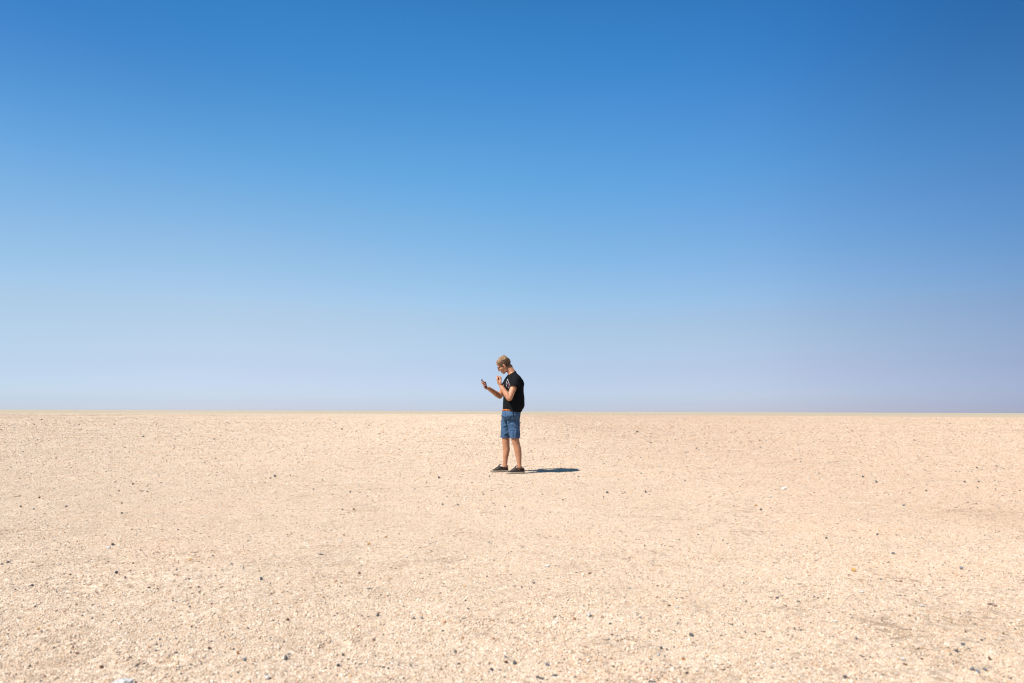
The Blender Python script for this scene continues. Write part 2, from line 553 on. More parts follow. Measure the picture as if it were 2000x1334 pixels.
# ------------------------------------------------------------------ single stones
def stone_meshes():
    out = {}
    for kind, mat in M_STONE.items():
        for shape, sq in (('r', (1.0, 0.92, 0.85)), ('f', (1.0, 0.75, 0.34)), ('l', (1.0, 0.42, 0.36))):
            for v in range(5 if shape == 'r' else 3):
                bm = bmesh.new()
                sx = tuple(s * random.uniform(0.88, 1.12) for s in sq)
                rock_bm(bm, (0, 0, 0), 1.0, v * 9 + len(out) * 3, sub=2, squash=sx, rough=0.7 if shape == 'r' else 0.4)
                out.setdefault((kind, shape), []).append(mesh_from_bm(bm, "stone", mat))
    return out
random.seed(23)
STONE_MESH = stone_meshes()
KIND_WORD = {'dark': 'dark grey', 'grey': 'blue-grey', 'brown': 'brown', 'ochre': 'ochre yellow', 'orange': 'rusty orange', 'white': 'white', 'tan': 'pale tan'}

def place_stone(px, py, dia, kind, shape='r', label=None):
    p = G(px, py)
    d = dia * p.y / F_PX * (0.82 if py > 1000 else 1.1)
    name = "pebble" if dia < 8 else "stone"
    o = bpy.data.objects.new(name, random.choice(STONE_MESH[(kind, shape)]))
    k = {'r': 0.85, 'f': 0.34, 'l': 0.36}[shape]
    z = float(gz(p.x, p.y)) + d * k * (0.30 if dia > 12 else 0.5)
    o.location = (p.x, p.y, z)
    o.scale = (d, d, d * random.uniform(0.9, 1.1))
    o.rotation_euler = (random.uniform(-.15, .15), random.uniform(-.15, .15), random.uniform(-0.5, 0.5) if shape != 'r' else random.uniform(0, 6.28))
    COL.objects.link(o)
    if label:
        tag(o, label, "stone" if name == "stone" else "pebble")
        return o
    SMALL_ONES.append((px, py, kind, shape, o))
    return o

SMALL_ONES = []
LANDMARKS = [(219, 1069, "charcoal stone with a white flake"), (227, 1125, "largest black stone on the left"), (510, 1134, "lone dark grey stone"),
             (240, 1330, "white rounded stone at the bottom edge"), (325, 1287, "flat tan stone at lower left"), (371, 1098, "pale yellow stone"),
             (464, 1283, "rust brown round stone"), (661, 1304, "dark upright stone"), (738, 1208, "blackish upright lump"), (816, 1213, "close grey pair of stones"),
             (720, 1065, "bright yellow pebble"), (32, 971, "dry twig"), (965, 921, "man's leading shoe"), (1012, 924, "man's rear shoe"),
             (1110, 916, "tip of the man's shadow"), (1068, 1105, "white bone-like stone"), (1150, 1204, "white shaded stone"), (1350, 1242, "black angular stone"),
             (1307, 1183, "dark knobbly stone"), (1334, 1289, "reddish shell-like stone"), (1667, 1114, "orange-brown crumbly stone"), (1877, 1108, "row of grey pebbles at right"),
             (1909, 1312, "grey row of three"), (1531, 955, "white flat stone right of the shadow"), (1617, 1315, "broad flat orange-tan stone"),
             (996, 1296, "dark brown stone at the bottom edge"), (1682, 1155, "white flat stone at right"), (0, 801, "left end of the horizon"),
             (2000, 807, "right end of the horizon"), (1000, 803, "horizon behind the man"), (980, 857, "man's knees")]
ORDINAL = ["nearest", "second nearest", "third nearest", "fourth nearest", "fifth nearest", "sixth nearest", "seventh nearest", "eighth nearest", "ninth nearest", "tenth nearest", "eleventh nearest", "twelfth nearest", "thirteenth nearest", "fourteenth nearest", "fifteenth nearest"]

def label_small_stones():
    """Each pebble is told apart by its colour and by the landmark it lies beside."""
    buckets = {}
    for px, py, kind, shape, o in SMALL_ONES:
        best = min(LANDMARKS, key=lambda q: math.hypot(px - q[0], (py - q[1]) * 1.6))
        dx, dy = px - best[0], (py - best[1]) * 1.6
        side = ("left of" if dx < 0 else "right of") if abs(dx) > abs(dy) else ("above" if dy < 0 else "below")
        buckets.setdefault((kind, best[2], side), []).append((math.hypot(dx, dy), o))
    for (kind, mark, side), items in buckets.items():
        items.sort(key=lambda q: q[0])
        for k, (_, o) in enumerate(items):
            w = KIND_WORD[kind]
            group = f"{w} pebbles scattered over the desert plain"
            if k < len(ORDINAL):
                rank = "" if len(items) == 1 else ", " + ORDINAL[k]
                tag(o, f"tiny {w} pebble{rank} {side} the {mark}", "pebble", group)
            else:
                tag(o, f"tiny {w} pebble far {side} the {mark}, past fifteen others", "pebble", group)

NAMED = [
    (219.5, 1069, 7.5, 'dark', 'r', "charcoal stone with a white flake lying against its left side"),
    (227, 1125, 8.5, 'dark', 'r', "largest black stone on the left, a smaller dark pebble beside it"),
    (244.5, 1132.5, 6, 'dark', 'r', "small black pebble just right of the largest left-hand black stone"),
    (510, 1134.5, 9, 'dark', 'r', "big lone dark grey stone on bare gravel below and left of the man"),
    (240, 1352, 46, 'white', 'r', "white rounded stone cut off by the bottom edge of the photo"),
    (325, 1287, 17, 'tan', 'f', "flat pale tan stone with a dark shaded end near the bottom left"),
    (198, 1309, 9, 'brown', 'r', "tan-brown stone just above the white rounded stone"),
    (371, 1098.5, 8, 'ochre', 'r', "pale yellow stone on the left side of the gravel"),
    (212, 1074, 12, 'white', 'f', "flat white flake touching the charcoal stone"),
    (464, 1283.5, 8, 'orange', 'r', "rust brown round stone near the bottom left"),
    (477, 1297, 9, 'grey', 'r', "blue-grey stone under the rust brown round stone"),
    (558.5, 1293, 9, 'dark', 'r', "lower one of two dark stones lying together at the bottom left"),
    (564, 1285, 8, 'grey', 'r', "upper greyer one of two stones lying together at the bottom left"),
    (661, 1304, 9.5, 'dark', 'r', "dark upright stone near the bottom edge, below a smaller dark pebble"),
    (669.5, 1284, 7.5, 'dark', 'r', "dark pebble above the dark upright stone near the bottom edge"),
    (522, 1329, 13, 'white', 'r', "cream white stone at the bottom edge with a dark shadow on its right"),
    (738, 1208, 9, 'dark', 'r', "blackish upright lump standing alone in the lower middle gravel"),
    (808, 1213, 8, 'grey', 'r', "grey stone, left one of a close pair in the lower middle"),
    (823.5, 1213, 8, 'grey', 'r', "grey stone, right one of a close pair in the lower middle"),
    (889.5, 1275, 8, 'dark', 'r', "dark stone near the bottom edge below the man's leading shoe"),
    (988.5, 1296, 9, 'brown', 'r', "dark brown stone near the bottom edge straight below the man"),
    (1005.5, 1297.5, 9, 'dark', 'r', "dark stone right of the dark brown stone at the bottom edge"),
    (987, 1285, 6.5, 'grey', 'r', "grey pebble above the dark brown stone at the bottom edge"),
    (1068, 1301, 9, 'grey', 'r', "pale blue-grey stone at the bottom edge, right of the dark pair"),
    (1068.5, 1105.5, 15, 'white', 'l', "long white bone-like stone on the gravel below the man's shadow"),
    (1150, 1204.5, 11, 'white', 'r', "white stone with a dark spot of shade on its right, lower middle"),
    (1175, 1207, 8, 'tan', 'r', "tan stone to the right of the white shaded stone"),
    (1122, 1211, 8, 'orange', 'r', "pinkish stone to the left of the white shaded stone"),
    (1083, 1206, 8, 'tan', 'r', "cream stone standing up, left of the pinkish stone"),
    (1350, 1242, 10, 'dark', 'r', "black angular stone, the darkest one at the lower right"),
    (1307, 1183.5, 10, 'brown', 'f', "dark knobbly stone beside a pale flat one, right of the middle"),
    (1322, 1187, 11, 'white', 'f', "pale flat stone beside the dark knobbly one"),
    (1334, 1289, 8, 'orange', 'r', "reddish shell-like stone near the bottom edge on the right"),
    (1291, 1266, 7.5, 'dark', 'r', "black pebble left of and below the darkest lower right stone"),
    (1414.5, 1302, 11, 'brown', 'l', "thin red-brown splinter near the bottom edge on the right"),
    (1667, 1114, 11, 'ochre', 'r', "orange-brown crumbly stone, the most colourful one at the right"),
    (1658, 1121, 6, 'brown', 'f', "small reddish pebble just below the orange-brown crumbly stone"),
    (1744, 1081, 7.5, 'grey', 'r', "blue-grey pebble above and right of the orange-brown stone"),
    (1877, 1108.5, 8, 'grey', 'r', "blue-grey stone in the middle of a row of pebbles at the far right"),
    (1862, 1116.5, 7, 'brown', 'f', "dark brown flat pebble below the row of grey pebbles at the right"),
    (1868, 1120, 8, 'orange', 'f', "rusty orange flat pebble below the row of grey pebbles at the right"),
    (1899, 1308, 10, 'grey', 'r', "left one of three grey stones in a row at the bottom right"),
    (1909, 1313, 10, 'grey', 'r', "middle one of three grey stones in a row at the bottom right"),
    (1924, 1310, 8, 'grey', 'r', "right one of three grey stones in a row at the bottom right"),
    (1880, 1257, 9, 'grey', 'r', "grey round stone standing alone above the bottom right row of three"),
    (1617, 1315, 18, 'tan', 'f', "broad flat orange-tan stone near the bottom edge on the right"),
    (1651, 1323, 9, 'dark', 'r', "dark stone right of the broad flat orange-tan stone"),
    (1768, 1297, 12, 'brown', 'f', "red-brown flat stone beside a white pebble at the bottom right"),
    (1763, 1288, 9, 'white', 'r', "white stone above the red-brown flat stone at the bottom right"),
    (1531, 955, 11, 'white', 'f', "white flat stone on the middle ground far right of the shadow"),
    (665.5, 1060, 10, 'white', 'f', "white flat stone left of the yellow pebble, below the man's left"),
    (720, 1065.5, 7.5, 'ochre', 'r', "bright yellow pebble on the open gravel left of the man"),
    (754, 1051, 5, 'orange', 'r', "orange pebble a little above and right of the bright yellow one"),
    (1682, 1155, 12, 'white', 'f', "white flat stone below the orange-brown crumbly stone"),
    (1632, 1212, 12, 'white', 'l', "narrow white stone with a dark pebble on its left at the right"),
]
SMALL = """
d: 238 1005.5 5,40 992 4,66 996.5 3.5,130 991.5 4,97 995 3,225 942.5 3,260 947.5 3.5,288 951.5 3,288 961.5 3.5,305 964 3.5,232 960.5 3,148 956 2.5,
238 985 3.5,274 1079 4.5,198 1090.5 4.5,90 1088 4,69 1188 6,369 1135 5,431 1150.5 4,338 1177 4,308 1152 4,380 1205 4.5,373 1227 5,217 1220 4,475 1112 4,
416 1087 4.5,528 1142.5 4,537 933 4.5,528 936 3,562 933 3,567 931 3,857 935.5 4,810 958.5 3,922 945 3,944 967 3,684.5 962.5 3.5,956 933 3,864 987 4,
894 987.5 4,669 997 3.5,858 1119 4,951 1126 5,744 1165 5,757 1166.5 4,955 1059 4,908 1079 3,580 1023 4,1051 1044.5 4,1100 977 3.5,1186 962.5 4,
1220 961 3,1261 961 4,1179 971 3,1059.5 967 3,1317 981 3,1430 1045 3.5,1412 1055 4.5,1311 1037 3,1209 1007 3,1230 1089 4,1019 1149 5.5,1157 1206 4,
1452 1139 4.5,1457 1173 4,1338 939 4,1486 994 4,1195 1241 5,1224 1234 5,1316 1263 4,1198 1304 5.5,1125 1323 6,1337 1305 5.5,1455 1233 5,1475 1236 5,
758 1308 5.5,749 1244 4,766 1243 4,843 1261 4,733 1284 4,768 1330 5,52 1211 4.5,17 1234 4.5,56 1234 4.5,31 1248 4.5,109 1234 4.5,147 1287 5,58 1307 6.5,
312 1254 5.5,306 1264 5,361 1256 5,440 1281 6.5,374 1228 5.5,554 1259 5,1714 1043 4.5,1750 1044.5 3.5,1614 1051 5.5,1622 1066 3,1765 987 4.5,1712 943.5 4,
1685 932.5 3.5,1884 942.5 4,1911 942 3,1809 959 3.5,1810 948 3,1908 917 3,1947 914 3,1866 923 3.5,1944 956 3,1992 959 3,1909 953 3,1778 964 3,1551 1227 5.5,
1564 1230 5,1708 1192 5,1788 1206 5,1627 1211 4.5,62 820 2.6,82 821 2.6,67 830 2.2,146 830 2.2,155 830 2.2,168 829.5 2.8,429 828.5 2.6,447 828.5 2.2,280 853 3.4,
74 858 2.2,325 902 2.8,518 828 2.8,593 828 2.4,598 828 2.4,655 827.5 2.8,652 843 3,741 849.5 2.8,723 819 2.2,545 879 3.2,539 883 2.6,700 885.5 2.8,
1245 846 4.5,1372 842 2.6,1319 861.5 2.8,1271 868.5 3.4,1360 880 3.2,1365 882 2.8,1339 888 3.2,1343 886 2.6,1318 889 2.6,1484 863 2.4,1496 863 2.2,1270 855 2.4,
1017 828 3,977 856 2.6,1086 854 2.8,1106 855.5 2.4,1110 856 2.4,1038 883 2.8,1033 886 2.2,1061 889.5 2.8,1263 936 2.6,871 916 2.8,873 972 2.8,1252 925 3,
992 912 2.2,1027 912.5 2.4,1060 913 2,833 945 3,612 957 3,650 968 2.6,960 960 2.6,986 990 3,1078 1000 2.6,1268 965 2.4,1440 960 2.4,1433 987 3,1505 990 3,1560 1010 3,
1600 925 2.6,1590 962 3,1620 905 2.4,1680 894 2.4,1755 886 2.2,1830 899 2.4,1900 872 2.2,1660 866 2.2,1560 871 2.2,1438 908 2.6,1405 931 2.6,1226 893 2.4,1180 907 2.4,
400 905 2.6,460 893 2.4,360 879 2.4,110 896 2.6,45 883 2.4,205 869 2.2,330 846 2,480 862 2.2,590 901 2.6,760 905 2.6,840 886 2.4,900 868 2.2,690 921 2.8,630 940 2.6
g: 244 1091 3.5,146 1159 4.5,330 1118.5 3.5,452 1105 5.5,722 1153.5 5.5,992 1147 4.5,1405 1017 5,1296 1052 4.5,1386 1028.5 3.5,1180 1119 4.5,1006 1147 4.5,
1230 1150 4.5,1251 1208 5.5,1323 1218 6,1434 1214 5.5,1451 1164 4.5,1374 1285 7,1298 1283 5,1102 1291 6,778 1301 6,180 1212 6,484 1231 5.5,1527 1066 4.5,
1842 1102 4.5,1893 1111 5,1860 1107 4,1960 1169 5,1673 1247 6.5,1664 1204 4.5,1901 1233 5,636 1181 4,566 1190 4,985 1325 6,1033 1243 4.5,1130 1231 4.5,541 1258 5,
1117 1276 5,1540 1130 4,1590 1165 4.5,1720 1130 4,1800 1050 3.6,1930 1060 4,1480 1090 3.6,1345 1105 4,1240 1030 3.4,60 1120 4,110 1160 4.5,30 1155 4.5,640 1105 4,880 1190 4.5
b: 77 973 4,137 1127 5.5,58 1149 5,260 1105 5,151 1283 7,408 1274 8,691 996.5 4.5,672 1047 4.5,702 1122 6.5,632 1170 5,668 839 4,1259 1065 4,1168 1150 3.5,
1800 1286 5,1933 1288 8,1776 1200 5,418 860 3.5,562 1216 8,1285 1330 6,594 1208 5,390 1300 5,1220 1312 6,1080 1240 4.5
o: 75 1233 7,602 1025 3,882 1139 4,790 863 4,697 843 2.8,1476 986 4.5,594 1156 4.5,1858 1212 5,841 1246 4.5,1350 1000 3.2,1120 1048 3.4,1960 1234 5,1540 1270 5.5,300 1180 4
w: 115 1107 8,362 1135 5,580 1161 7,548 1164 5,1505 970 5,1632 1086 7,890 1213 6,795 1087 7,1285 1280 8,90 1075 5,1150 1032 4.5,1245 1135 5,1420 1121 6,1580 935 4,1722 1060 5,
1800 1180 6,1890 1190 5,680 1240 7,250 1240 6,430 990 3.5,700 950 3.5,310 930 3.2,1290 910 3,920 1010 4,560 1080 5
t: 1935 1184 7,1700 1245 7,1475 1275 8,1020 1205 6,930 1160 6,620 1260 8,400 1180 6,190 1160 6,100 1060 5,820 1120 5.5,1290 1120 5.5,1560 1060 5,1430 1190 7,1830 1300 9,860 1310 9,1210 1215 6,350 1215 7
"""

def place_all_stones():
    for a in NAMED:
        place_stone(*a)
    letter = {'d': 'dark', 'g': 'grey', 'b': 'brown', 'o': 'ochre', 'w': 'white', 't': 'tan'}
    for line in SMALL.strip().replace(",\n", ",").split("\n"):
        k, rest = line.split(":")
        for item in rest.split(","):
            px, py, d = (float(v) for v in item.split())
            shape = 'f' if (k in 'wt' and random.random() < 0.6) or random.random() < 0.15 else 'r'
            place_stone(px, py, d, letter[k], shape)
place_all_stones()
label_small_stones()

def twig(px, py, length_px, label):
    p = G(px, py)
    L = length_px * p.y / F_PX
    pts = [Vector((-L / 2, 0, 0.002)), Vector((-L * 0.15, 0.004, 0.004)), Vector((L * 0.2, -0.002, 0.007)), Vector((L / 2, 0.006, 0.010))]
    rad = [0.0016, 0.0028, 0.0034, 0.0046]
    V, F = [], []
    n = 7
    for c, r in zip(pts, rad):
        for k in range(n):
            a = 6.2832 * k / n
            V.append((c.x, c.y + r * math.cos(a), c.z + r * math.sin(a)))
    for i in range(3):
        for k in range(n):
            F.append((i * n + k, i * n + (k + 1) % n, (i + 1) * n + (k + 1) % n, (i + 1) * n + k))
    F.append(tuple(range(n))[::-1]); F.append(tuple(range(3 * n, 4 * n)))
    me = bpy.data.meshes.new("twig"); me.from_pydata(V, [], F)
    me.materials.append(simple("dry_twig", (0.12, 0.07, 0.045), 0.9, 0.2, 0.3, 60))
    o = bpy.data.objects.new("twig", me)
    o.location = (p.x, p.y, float(gz(p.x, p.y)))
    o.rotation_euler = (0, 0, 0.25)
    COL.objects.link(o)
    tag(o, label, "twig")
twig(32, 971, 14, "short dark dry twig lying on the gravel near the left edge")

# ------------------------------------------------------------------ the man: materials
def make_skin():
    m, nt, b = new_mat("skin", 0.5, 0.4)
    co = coords(nt)
    n = tex(nt, 'ShaderNodeTexNoise', 14, 5, 0.6, co)
    r = ramp(nt, [(0.3, (0.40, 0.17, 0.085)), (0.7, (0.52, 0.25, 0.135))])
    nt.links.new(n.outputs[0], r.inputs[0])
    nt.links.new(r.outputs[0], b.inputs['Base Color'])
    b.inputs['Subsurface Weight'].default_value = 0.12
    b.inputs['Subsurface Radius'].default_value = (0.02, 0.008, 0.004)
    b.inputs['Subsurface Scale'].default_value = 0.4
    n2 = tex(nt, 'ShaderNodeTexNoise', 160, 3, 0.6, co)
    bump(nt, b, n2.outputs[0], 0.15, 0.002)
    return m

def make_cloth(name, c1, c2, weave=900, wr=0.95, sheen=0.2):
    m, nt, b = new_mat(name, wr, 0.12)
    co = coords(nt)
    n = tex(nt, 'ShaderNodeTexNoise', 18, 6, 0.7, co)
    r = ramp(nt, [(0.3, c1), (0.7, c2)])
    nt.links.new(n.outputs[0], r.inputs[0])
    nt.links.new(r.outputs[0], b.inputs['Base Color'])
    b.inputs['Sheen Weight'].default_value = sheen
    b.inputs['Sheen Roughness'].default_value = 0.5
    n2 = tex(nt, 'ShaderNodeTexNoise', weave, 2, 0.5, co)
    c = bump(nt, b, n2.outputs[0], 0.3, 0.001)
    n3 = tex(nt, 'ShaderNodeTexNoise', 30, 4, 0.6, co)
    bump(nt, b, n3.outputs[0], 0.35, 0.008, c)
    return m

def make_hair(name, c1, c2, c3):
    m, nt, b = new_mat(name, 0.5, 0.35)
    geo = nt.nodes.new('ShaderNodeNewGeometry')
    r = ramp(nt, [(0.0, c1), (0.5, c2), (1.0, c3)])
    nt.links.new(geo.outputs['Random Per Island'], r.inputs[0])
    nt.links.new(r.outputs[0], b.inputs['Base Color'])
    return m

M_SKIN = make_skin()
M_SHIRT = make_cloth("black_cotton", (0.0045, 0.0045, 0.0055), (0.0085, 0.0085, 0.010), sheen=0.0)
M_SHORTS = make_cloth("blue_denim", (0.034, 0.070, 0.132), (0.070, 0.128, 0.215), sheen=0.0)
M_HAIR_TOP = make_hair("blond_hair", (0.17, 0.09, 0.045), (0.45, 0.275, 0.145), (0.66, 0.46, 0.28))
M_HAIR_SIDE = make_hair("short_dark_blond_hair", (0.075, 0.042, 0.022), (0.14, 0.082, 0.042), (0.24, 0.145, 0.078))
M_FRAME = simple("black_plastic", (0.010, 0.010, 0.011), 0.6, 0.3, 0.1)
M_SHOE = simple("dusty_black_canvas", (0.042, 0.032, 0.026), 0.9, 0.15, 0.45, 30, 0.4, 500, 0.002)
M_SOLE = simple("dusty_cream_rubber", (0.34, 0.275, 0.195), 0.8, 0.2, 0.12, 30)
M_OUTSOLE = simple("worn_outsole", (0.20, 0.145, 0.085), 0.9, 0.15, 0.25, 40)
M_LACE = simple("grey_lace", (0.17, 0.15, 0.14), 0.9, 0.1, 0.2)
M_POCKET_SHADE = simple("pocket_gap_shade", (0.010, 0.012, 0.018), 0.95, 0.05, 0.1)  # near-black colour standing in for shade inside the pocket opening
M_BELT = simple("orange_leather", (0.38, 0.10, 0.02), 0.6, 0.3, 0.15)
M_METAL = simple("buckle_metal", (0.45, 0.42, 0.38), 0.35, 0.5, 0.05)
M_PRINT_W = simple("white_print", (0.40, 0.39, 0.39), 0.85, 0.1, 0.15, 120)
M_PRINT_R = simple("dark_pink_print", (0.32, 0.06, 0.12), 0.85, 0.1, 0.15, 120)
M_PHONE = simple("black_phone_case", (0.012, 0.012, 0.014), 0.35, 0.45, 0.1)
M_GLASS = simple("phone_glass", (0.006, 0.007, 0.009), 0.2, 0.35, 0.05)
M_EYE = simple("eye_white", (0.75, 0.72, 0.68), 0.3, 0.5, 0.03)
M_LENS, _nt, _b = new_mat("spectacle_lens", 0.05, 0.5)
_b.inputs['Transmission Weight'].default_value = 1.0
_b.inputs['IOR'].default_value = 1.05
_b.inputs['Base Color'].default_value = (0.75, 0.75, 0.76, 1)

# ------------------------------------------------------------------ the man: shape helpers
PERSON_AT = Vector((0.05, MAN_Y, 0.0))
YAW = math.radians(25)                     # he looks left, turned a little towards the camera
FWD = Vector((-math.cos(YAW), -math.sin(YAW), 0))
LFT = Vector((math.sin(YAW), -math.cos(YAW), 0))     # his left, towards the camera
UP = Vector((0, 0, 1))

def add_rings(bm, rings, caps=True):
    vr = [[bm.verts.new(p) for p in r] for r in rings]
    n = len(vr[0])
    for a, b in zip(vr[:-1], vr[1:]):
        for k in range(n):
            bm.faces.new((a[k], a[(k + 1) % n], b[(k + 1) % n], b[k]))
    if caps:
        bm.faces.new(vr[0][::-1]); bm.faces.new(vr[-1])

def add_tube(bm, pts, radii, n=16, ref=None, flat=1.0, round_ends=True):
    """A round or flattened (radius * flat along ref's normal) tapering tube through the points."""
    pts = [Vector(p) for p in pts]
    # densify with Catmull-Rom
    P, R = [], []
    for i in range(len(pts) - 1):
        p0 = pts[max(0, i - 1)]; p1 = pts[i]; p2 = pts[i + 1]; p3 = pts[min(len(pts) - 1, i + 2)]
        for s in range(4):
            t = s / 4
            P.append(0.5 * ((2 * p1) + (p2 - p0) * t + (2 * p0 - 5 * p1 + 4 * p2 - p3) * t * t + (3 * p1 - p0 - 3 * p2 + p3) * t ** 3))
            tt = t * t * (3 - 2 * t)
            R.append(radii[i] * (1 - tt) + radii[i + 1] * tt)
    P.append(pts[-1]); R.append(radii[-1])
    T = [(P[min(i + 1, len(P) - 1)] - P[max(i - 1, 0)]).normalized() for i in range(len(P))]
    if round_ends:
        for e, sgn in ((0, -1), (-1, 1)):
            add = []
            for ang in (30, 60, 82):
                a = math.radians(ang)
                add.append((P[e] + T[e] * sgn * R[e] * math.sin(a) * 0.9, R[e] * math.cos(a)))
            if e == 0:
                P = [p for p, _ in add[::-1]] + P; R = [r for _, r in add[::-1]] + R; T = [T[0]] * 3 + T
            else:
                P = P + [p for p, _ in add]; R = R + [r for _, r in add]; T = T + [T[-1]] * 3
    u = ref if ref is not None else (UP if abs(T[0].z) < 0.8 else Vector((1, 0, 0)))
    rings = []
    for p, r, t in zip(P, R, T):
        x = (u - t * u.dot(t)).normalized()
        y = t.cross(x)
        u = x if ref is None else ref
        rings.append([p + x * (math.cos(6.28319 * k / n) * r * flat) + y * (math.sin(6.28319 * k / n) * r) for k in range(n)])
    add_rings(bm, rings)

def add_ball(bm, c, radii, M=None):
    r = bmesh.ops.create_icosphere(bm, subdivisions=3, radius=1.0)
    M = M or Matrix.Identity(3)
    for v in r['verts']:
        v.co = Vector(c) + M @ Vector((v.co.x * radii[0], v.co.y * radii[1], v.co.z * radii[2]))

def remeshed(bm, voxel, smooth=3, factor=0.5):
    """One continuous skin over everything in the bmesh."""
    bmesh.ops.recalc_face_normals(bm, faces=bm.faces)
    me = bpy.data.meshes.new("tmp"); bm.to_mesh(me); bm.free()
    o = bpy.data.objects.new("tmp", me); COL.objects.link(o)
    r = o.modifiers.new("r", 'REMESH'); r.mode = 'VOXEL'; r.voxel_size = voxel
    s = o.modifiers.new("s", 'SMOOTH'); s.iterations = smooth; s.factor = factor
    dg = bpy.context.evaluated_depsgraph_get()
    out = bpy.data.meshes.new_from_object(o.evaluated_get(dg))
    bpy.data.objects.remove(o); bpy.data.meshes.remove(me)
    return out

def finish(me, name, mat, parent, origin=None, smooth=True):
    """Link a mesh whose vertices are in world space as a part of its thing."""
    me.name = name
    base = origin if origin is not None else parent.matrix_world.translation.copy()
    me.transform(Matrix.Translation(-base))
    if smooth:
        me.polygons.foreach_set("use_smooth", np.ones(len(me.polygons), bool))
    if mat is not None:
        me.materials.clear(); me.materials.append(mat)
    o = bpy.data.objects.new(name, me)
    COL.objects.link(o)
    if parent is not None:
        o.parent = parent
    return o

def bm_part(bm, name, mat, parent, smooth=True):
    bmesh.ops.recalc_face_normals(bm, faces=bm.faces)
    me = bpy.data.meshes.new(name); bm.to_mesh(me); bm.free()
    return finish(me, name, mat, parent, PERSON_AT, smooth)

person = bpy.data.objects.new("person", None)
person.empty_display_size = 0.3
person.location = PERSON_AT
COL.objects.link(person)
tag(person, "man in black t-shirt and blue shorts standing alone, looking down at a phone", "person")

# ------------------------------------------------------------------ the man: head frame
HEAD_C = W(984.3, 713.3, MAN_Y)
hy = math.radians(-5); hp = math.radians(31)
_fh = Vector((-math.cos(hy), -math.sin(hy), 0))
H_F = (_fh * math.cos(hp) - UP * math.sin(hp)).normalized()
H_L = Vector((math.sin(hy), -math.cos(hy), 0))
H_U = H_F.cross(H_L).normalized()
if H_U.z < 0: H_U = -H_U
_roll = Matrix.Rotation(math.radians(-11), 3, H_F)
if (_roll @ H_U).y > H_U.y: _roll = Matrix.Rotation(math.radians(11), 3, H_F)      # crown leans to the camera
H_L = _roll @ H_L; H_U = _roll @ H_U
H_M = Matrix((H_F, H_L, H_U)).transposed()
def H(f, l, u):
    return HEAD_C + H_F * f + H_L * l + H_U * u

def build_head(bm):
    def ball(c, r, rot=None):
        add_ball(bm, H(*c), r, H_M @ rot if rot else H_M)
    ball((-0.014, 0, 0.033), (0.096, 0.075, 0.084))      # cranium
    ball((0.040, 0, 0.048), (0.052, 0.064, 0.052))       # forehead
    ball((0.032, 0, -0.018), (0.060, 0.064, 0.070))      # face
    ball((0.040, 0, -0.070), (0.046, 0.044, 0.040))      # jaw front
    ball((0.064, 0, -0.100), (0.021, 0.025, 0.017))      # chin
    for s in (-1, 1):
        add_tube(bm, [H(-0.010, s * 0.060, -0.040), H(0.010, s * 0.055, -0.072), H(0.058, s * 0.018, -0.100)], [0.016, 0.018, 0.016])   # jaw line
        ball((0.066, s * 0.038, -0.022), (0.024, 0.022, 0.026))   # cheek
        ball((0.082, s * 0.028, 0.020), (0.013, 0.026, 0.009))    # brow
        ball((0.078, s * 0.031, 0.002), (0.012, 0.016, 0.011))    # lids
        ball((-0.004, s * 0.078, -0.006), (0.020, 0.008, 0.032), Matrix.Rotation(0.25, 3, 'Y') @ Matrix.Rotation(-s * 0.35, 3, 'Z'))  # ear
        ball((0.004, s * 0.076, -0.030), (0.009, 0.008, 0.012))   # lobe
        ball((0.098, s * 0.013, -0.036), (0.011, 0.008, 0.008))   # nostril wing
    add_tube(bm, [H(0.086, 0, 0.016), H(0.099, 0, -0.008), H(0.111, 0, -0.030)], [0.009, 0.010, 0.0125])  # nose
    ball((0.112, 0, -0.031), (0.013, 0.012, 0.0105))
    ball((0.085, 0, -0.0625), (0.013, 0.024, 0.0070))     # upper lip
    ball((0.083, 0, -0.0725), (0.013, 0.021, 0.0078))     # lower lip

# ------------------------------------------------------------------ the man: torso sections measured from the photograph (row, left, right, half width across)
TORSO = [(806.5, 982.4, 1016.9, 0.176), (801, 982.4, 1019.6, 0.180), (796.5, 982.7, 1022.6, 0.182), (790, 983.2, 1023.6, 0.186), (777, 984.2, 1023.2, 0.188),
         (765, 983.9, 1022.2, 0.190), (757, 983.5, 1022.3, 0.195), (750, 983.8, 1023.4, 0.198), (743, 985.9, 1020.9, 0.195),
         (737.5, 988.8, 1017.0, 0.180), (733, 991.0, 1012.8, 0.140), (729, 992.2, 1009.2, 0.098), (725.5, 993.0, 1006.9, 0.078), (721.5, 993.8, 1005.4, 0.072)]
def torso_rings(scale=1.0, n=40, rows=None, tilt=0.0, power=2.3):
    rings = []
    for row, l, r, b in (rows or TORSO):
        c = W(0.5 * (l + r), row, MAN_Y)
        w = 0.5 * (r - l) * MAN_Y / F_PX * scale
        bb = b * scale
        a2 = (w * w - (bb * math.sin(YAW)) ** 2) / math.cos(YAW) ** 2
        a = math.sqrt(max(a2, 0.05 ** 2))
        ring = []
        for k in range(n):
            t = 6.28319 * k / n
            cc, ss = math.cos(t), math.sin(t)
            e = 2 / power
            ring.append(c + FWD * (a * math.copysign(abs(cc) ** e, cc)) + LFT * (bb * math.copysign(abs(ss) ** e, ss)) )
        rings.append(ring)
    return rings

# joints
SH_L = W(1008.3, 742.0, MAN_Y - 0.160); EL_L = W(994.8, 778.3, MAN_Y - 0.300); WR_L = W(977.6, 753.0, MAN_Y - 0.225)
SH_R = W(994.0, 742.0, MAN_Y + 0.160); EL_R = W(976.3, 774.0, MAN_Y + 0.250); WR_R = W(952.9, 757.6, MAN_Y + 0.055)
HIP_L = W(1003.5, 810, MAN_Y - 0.090); HIP_R = W(993.5, 810, MAN_Y + 0.085)

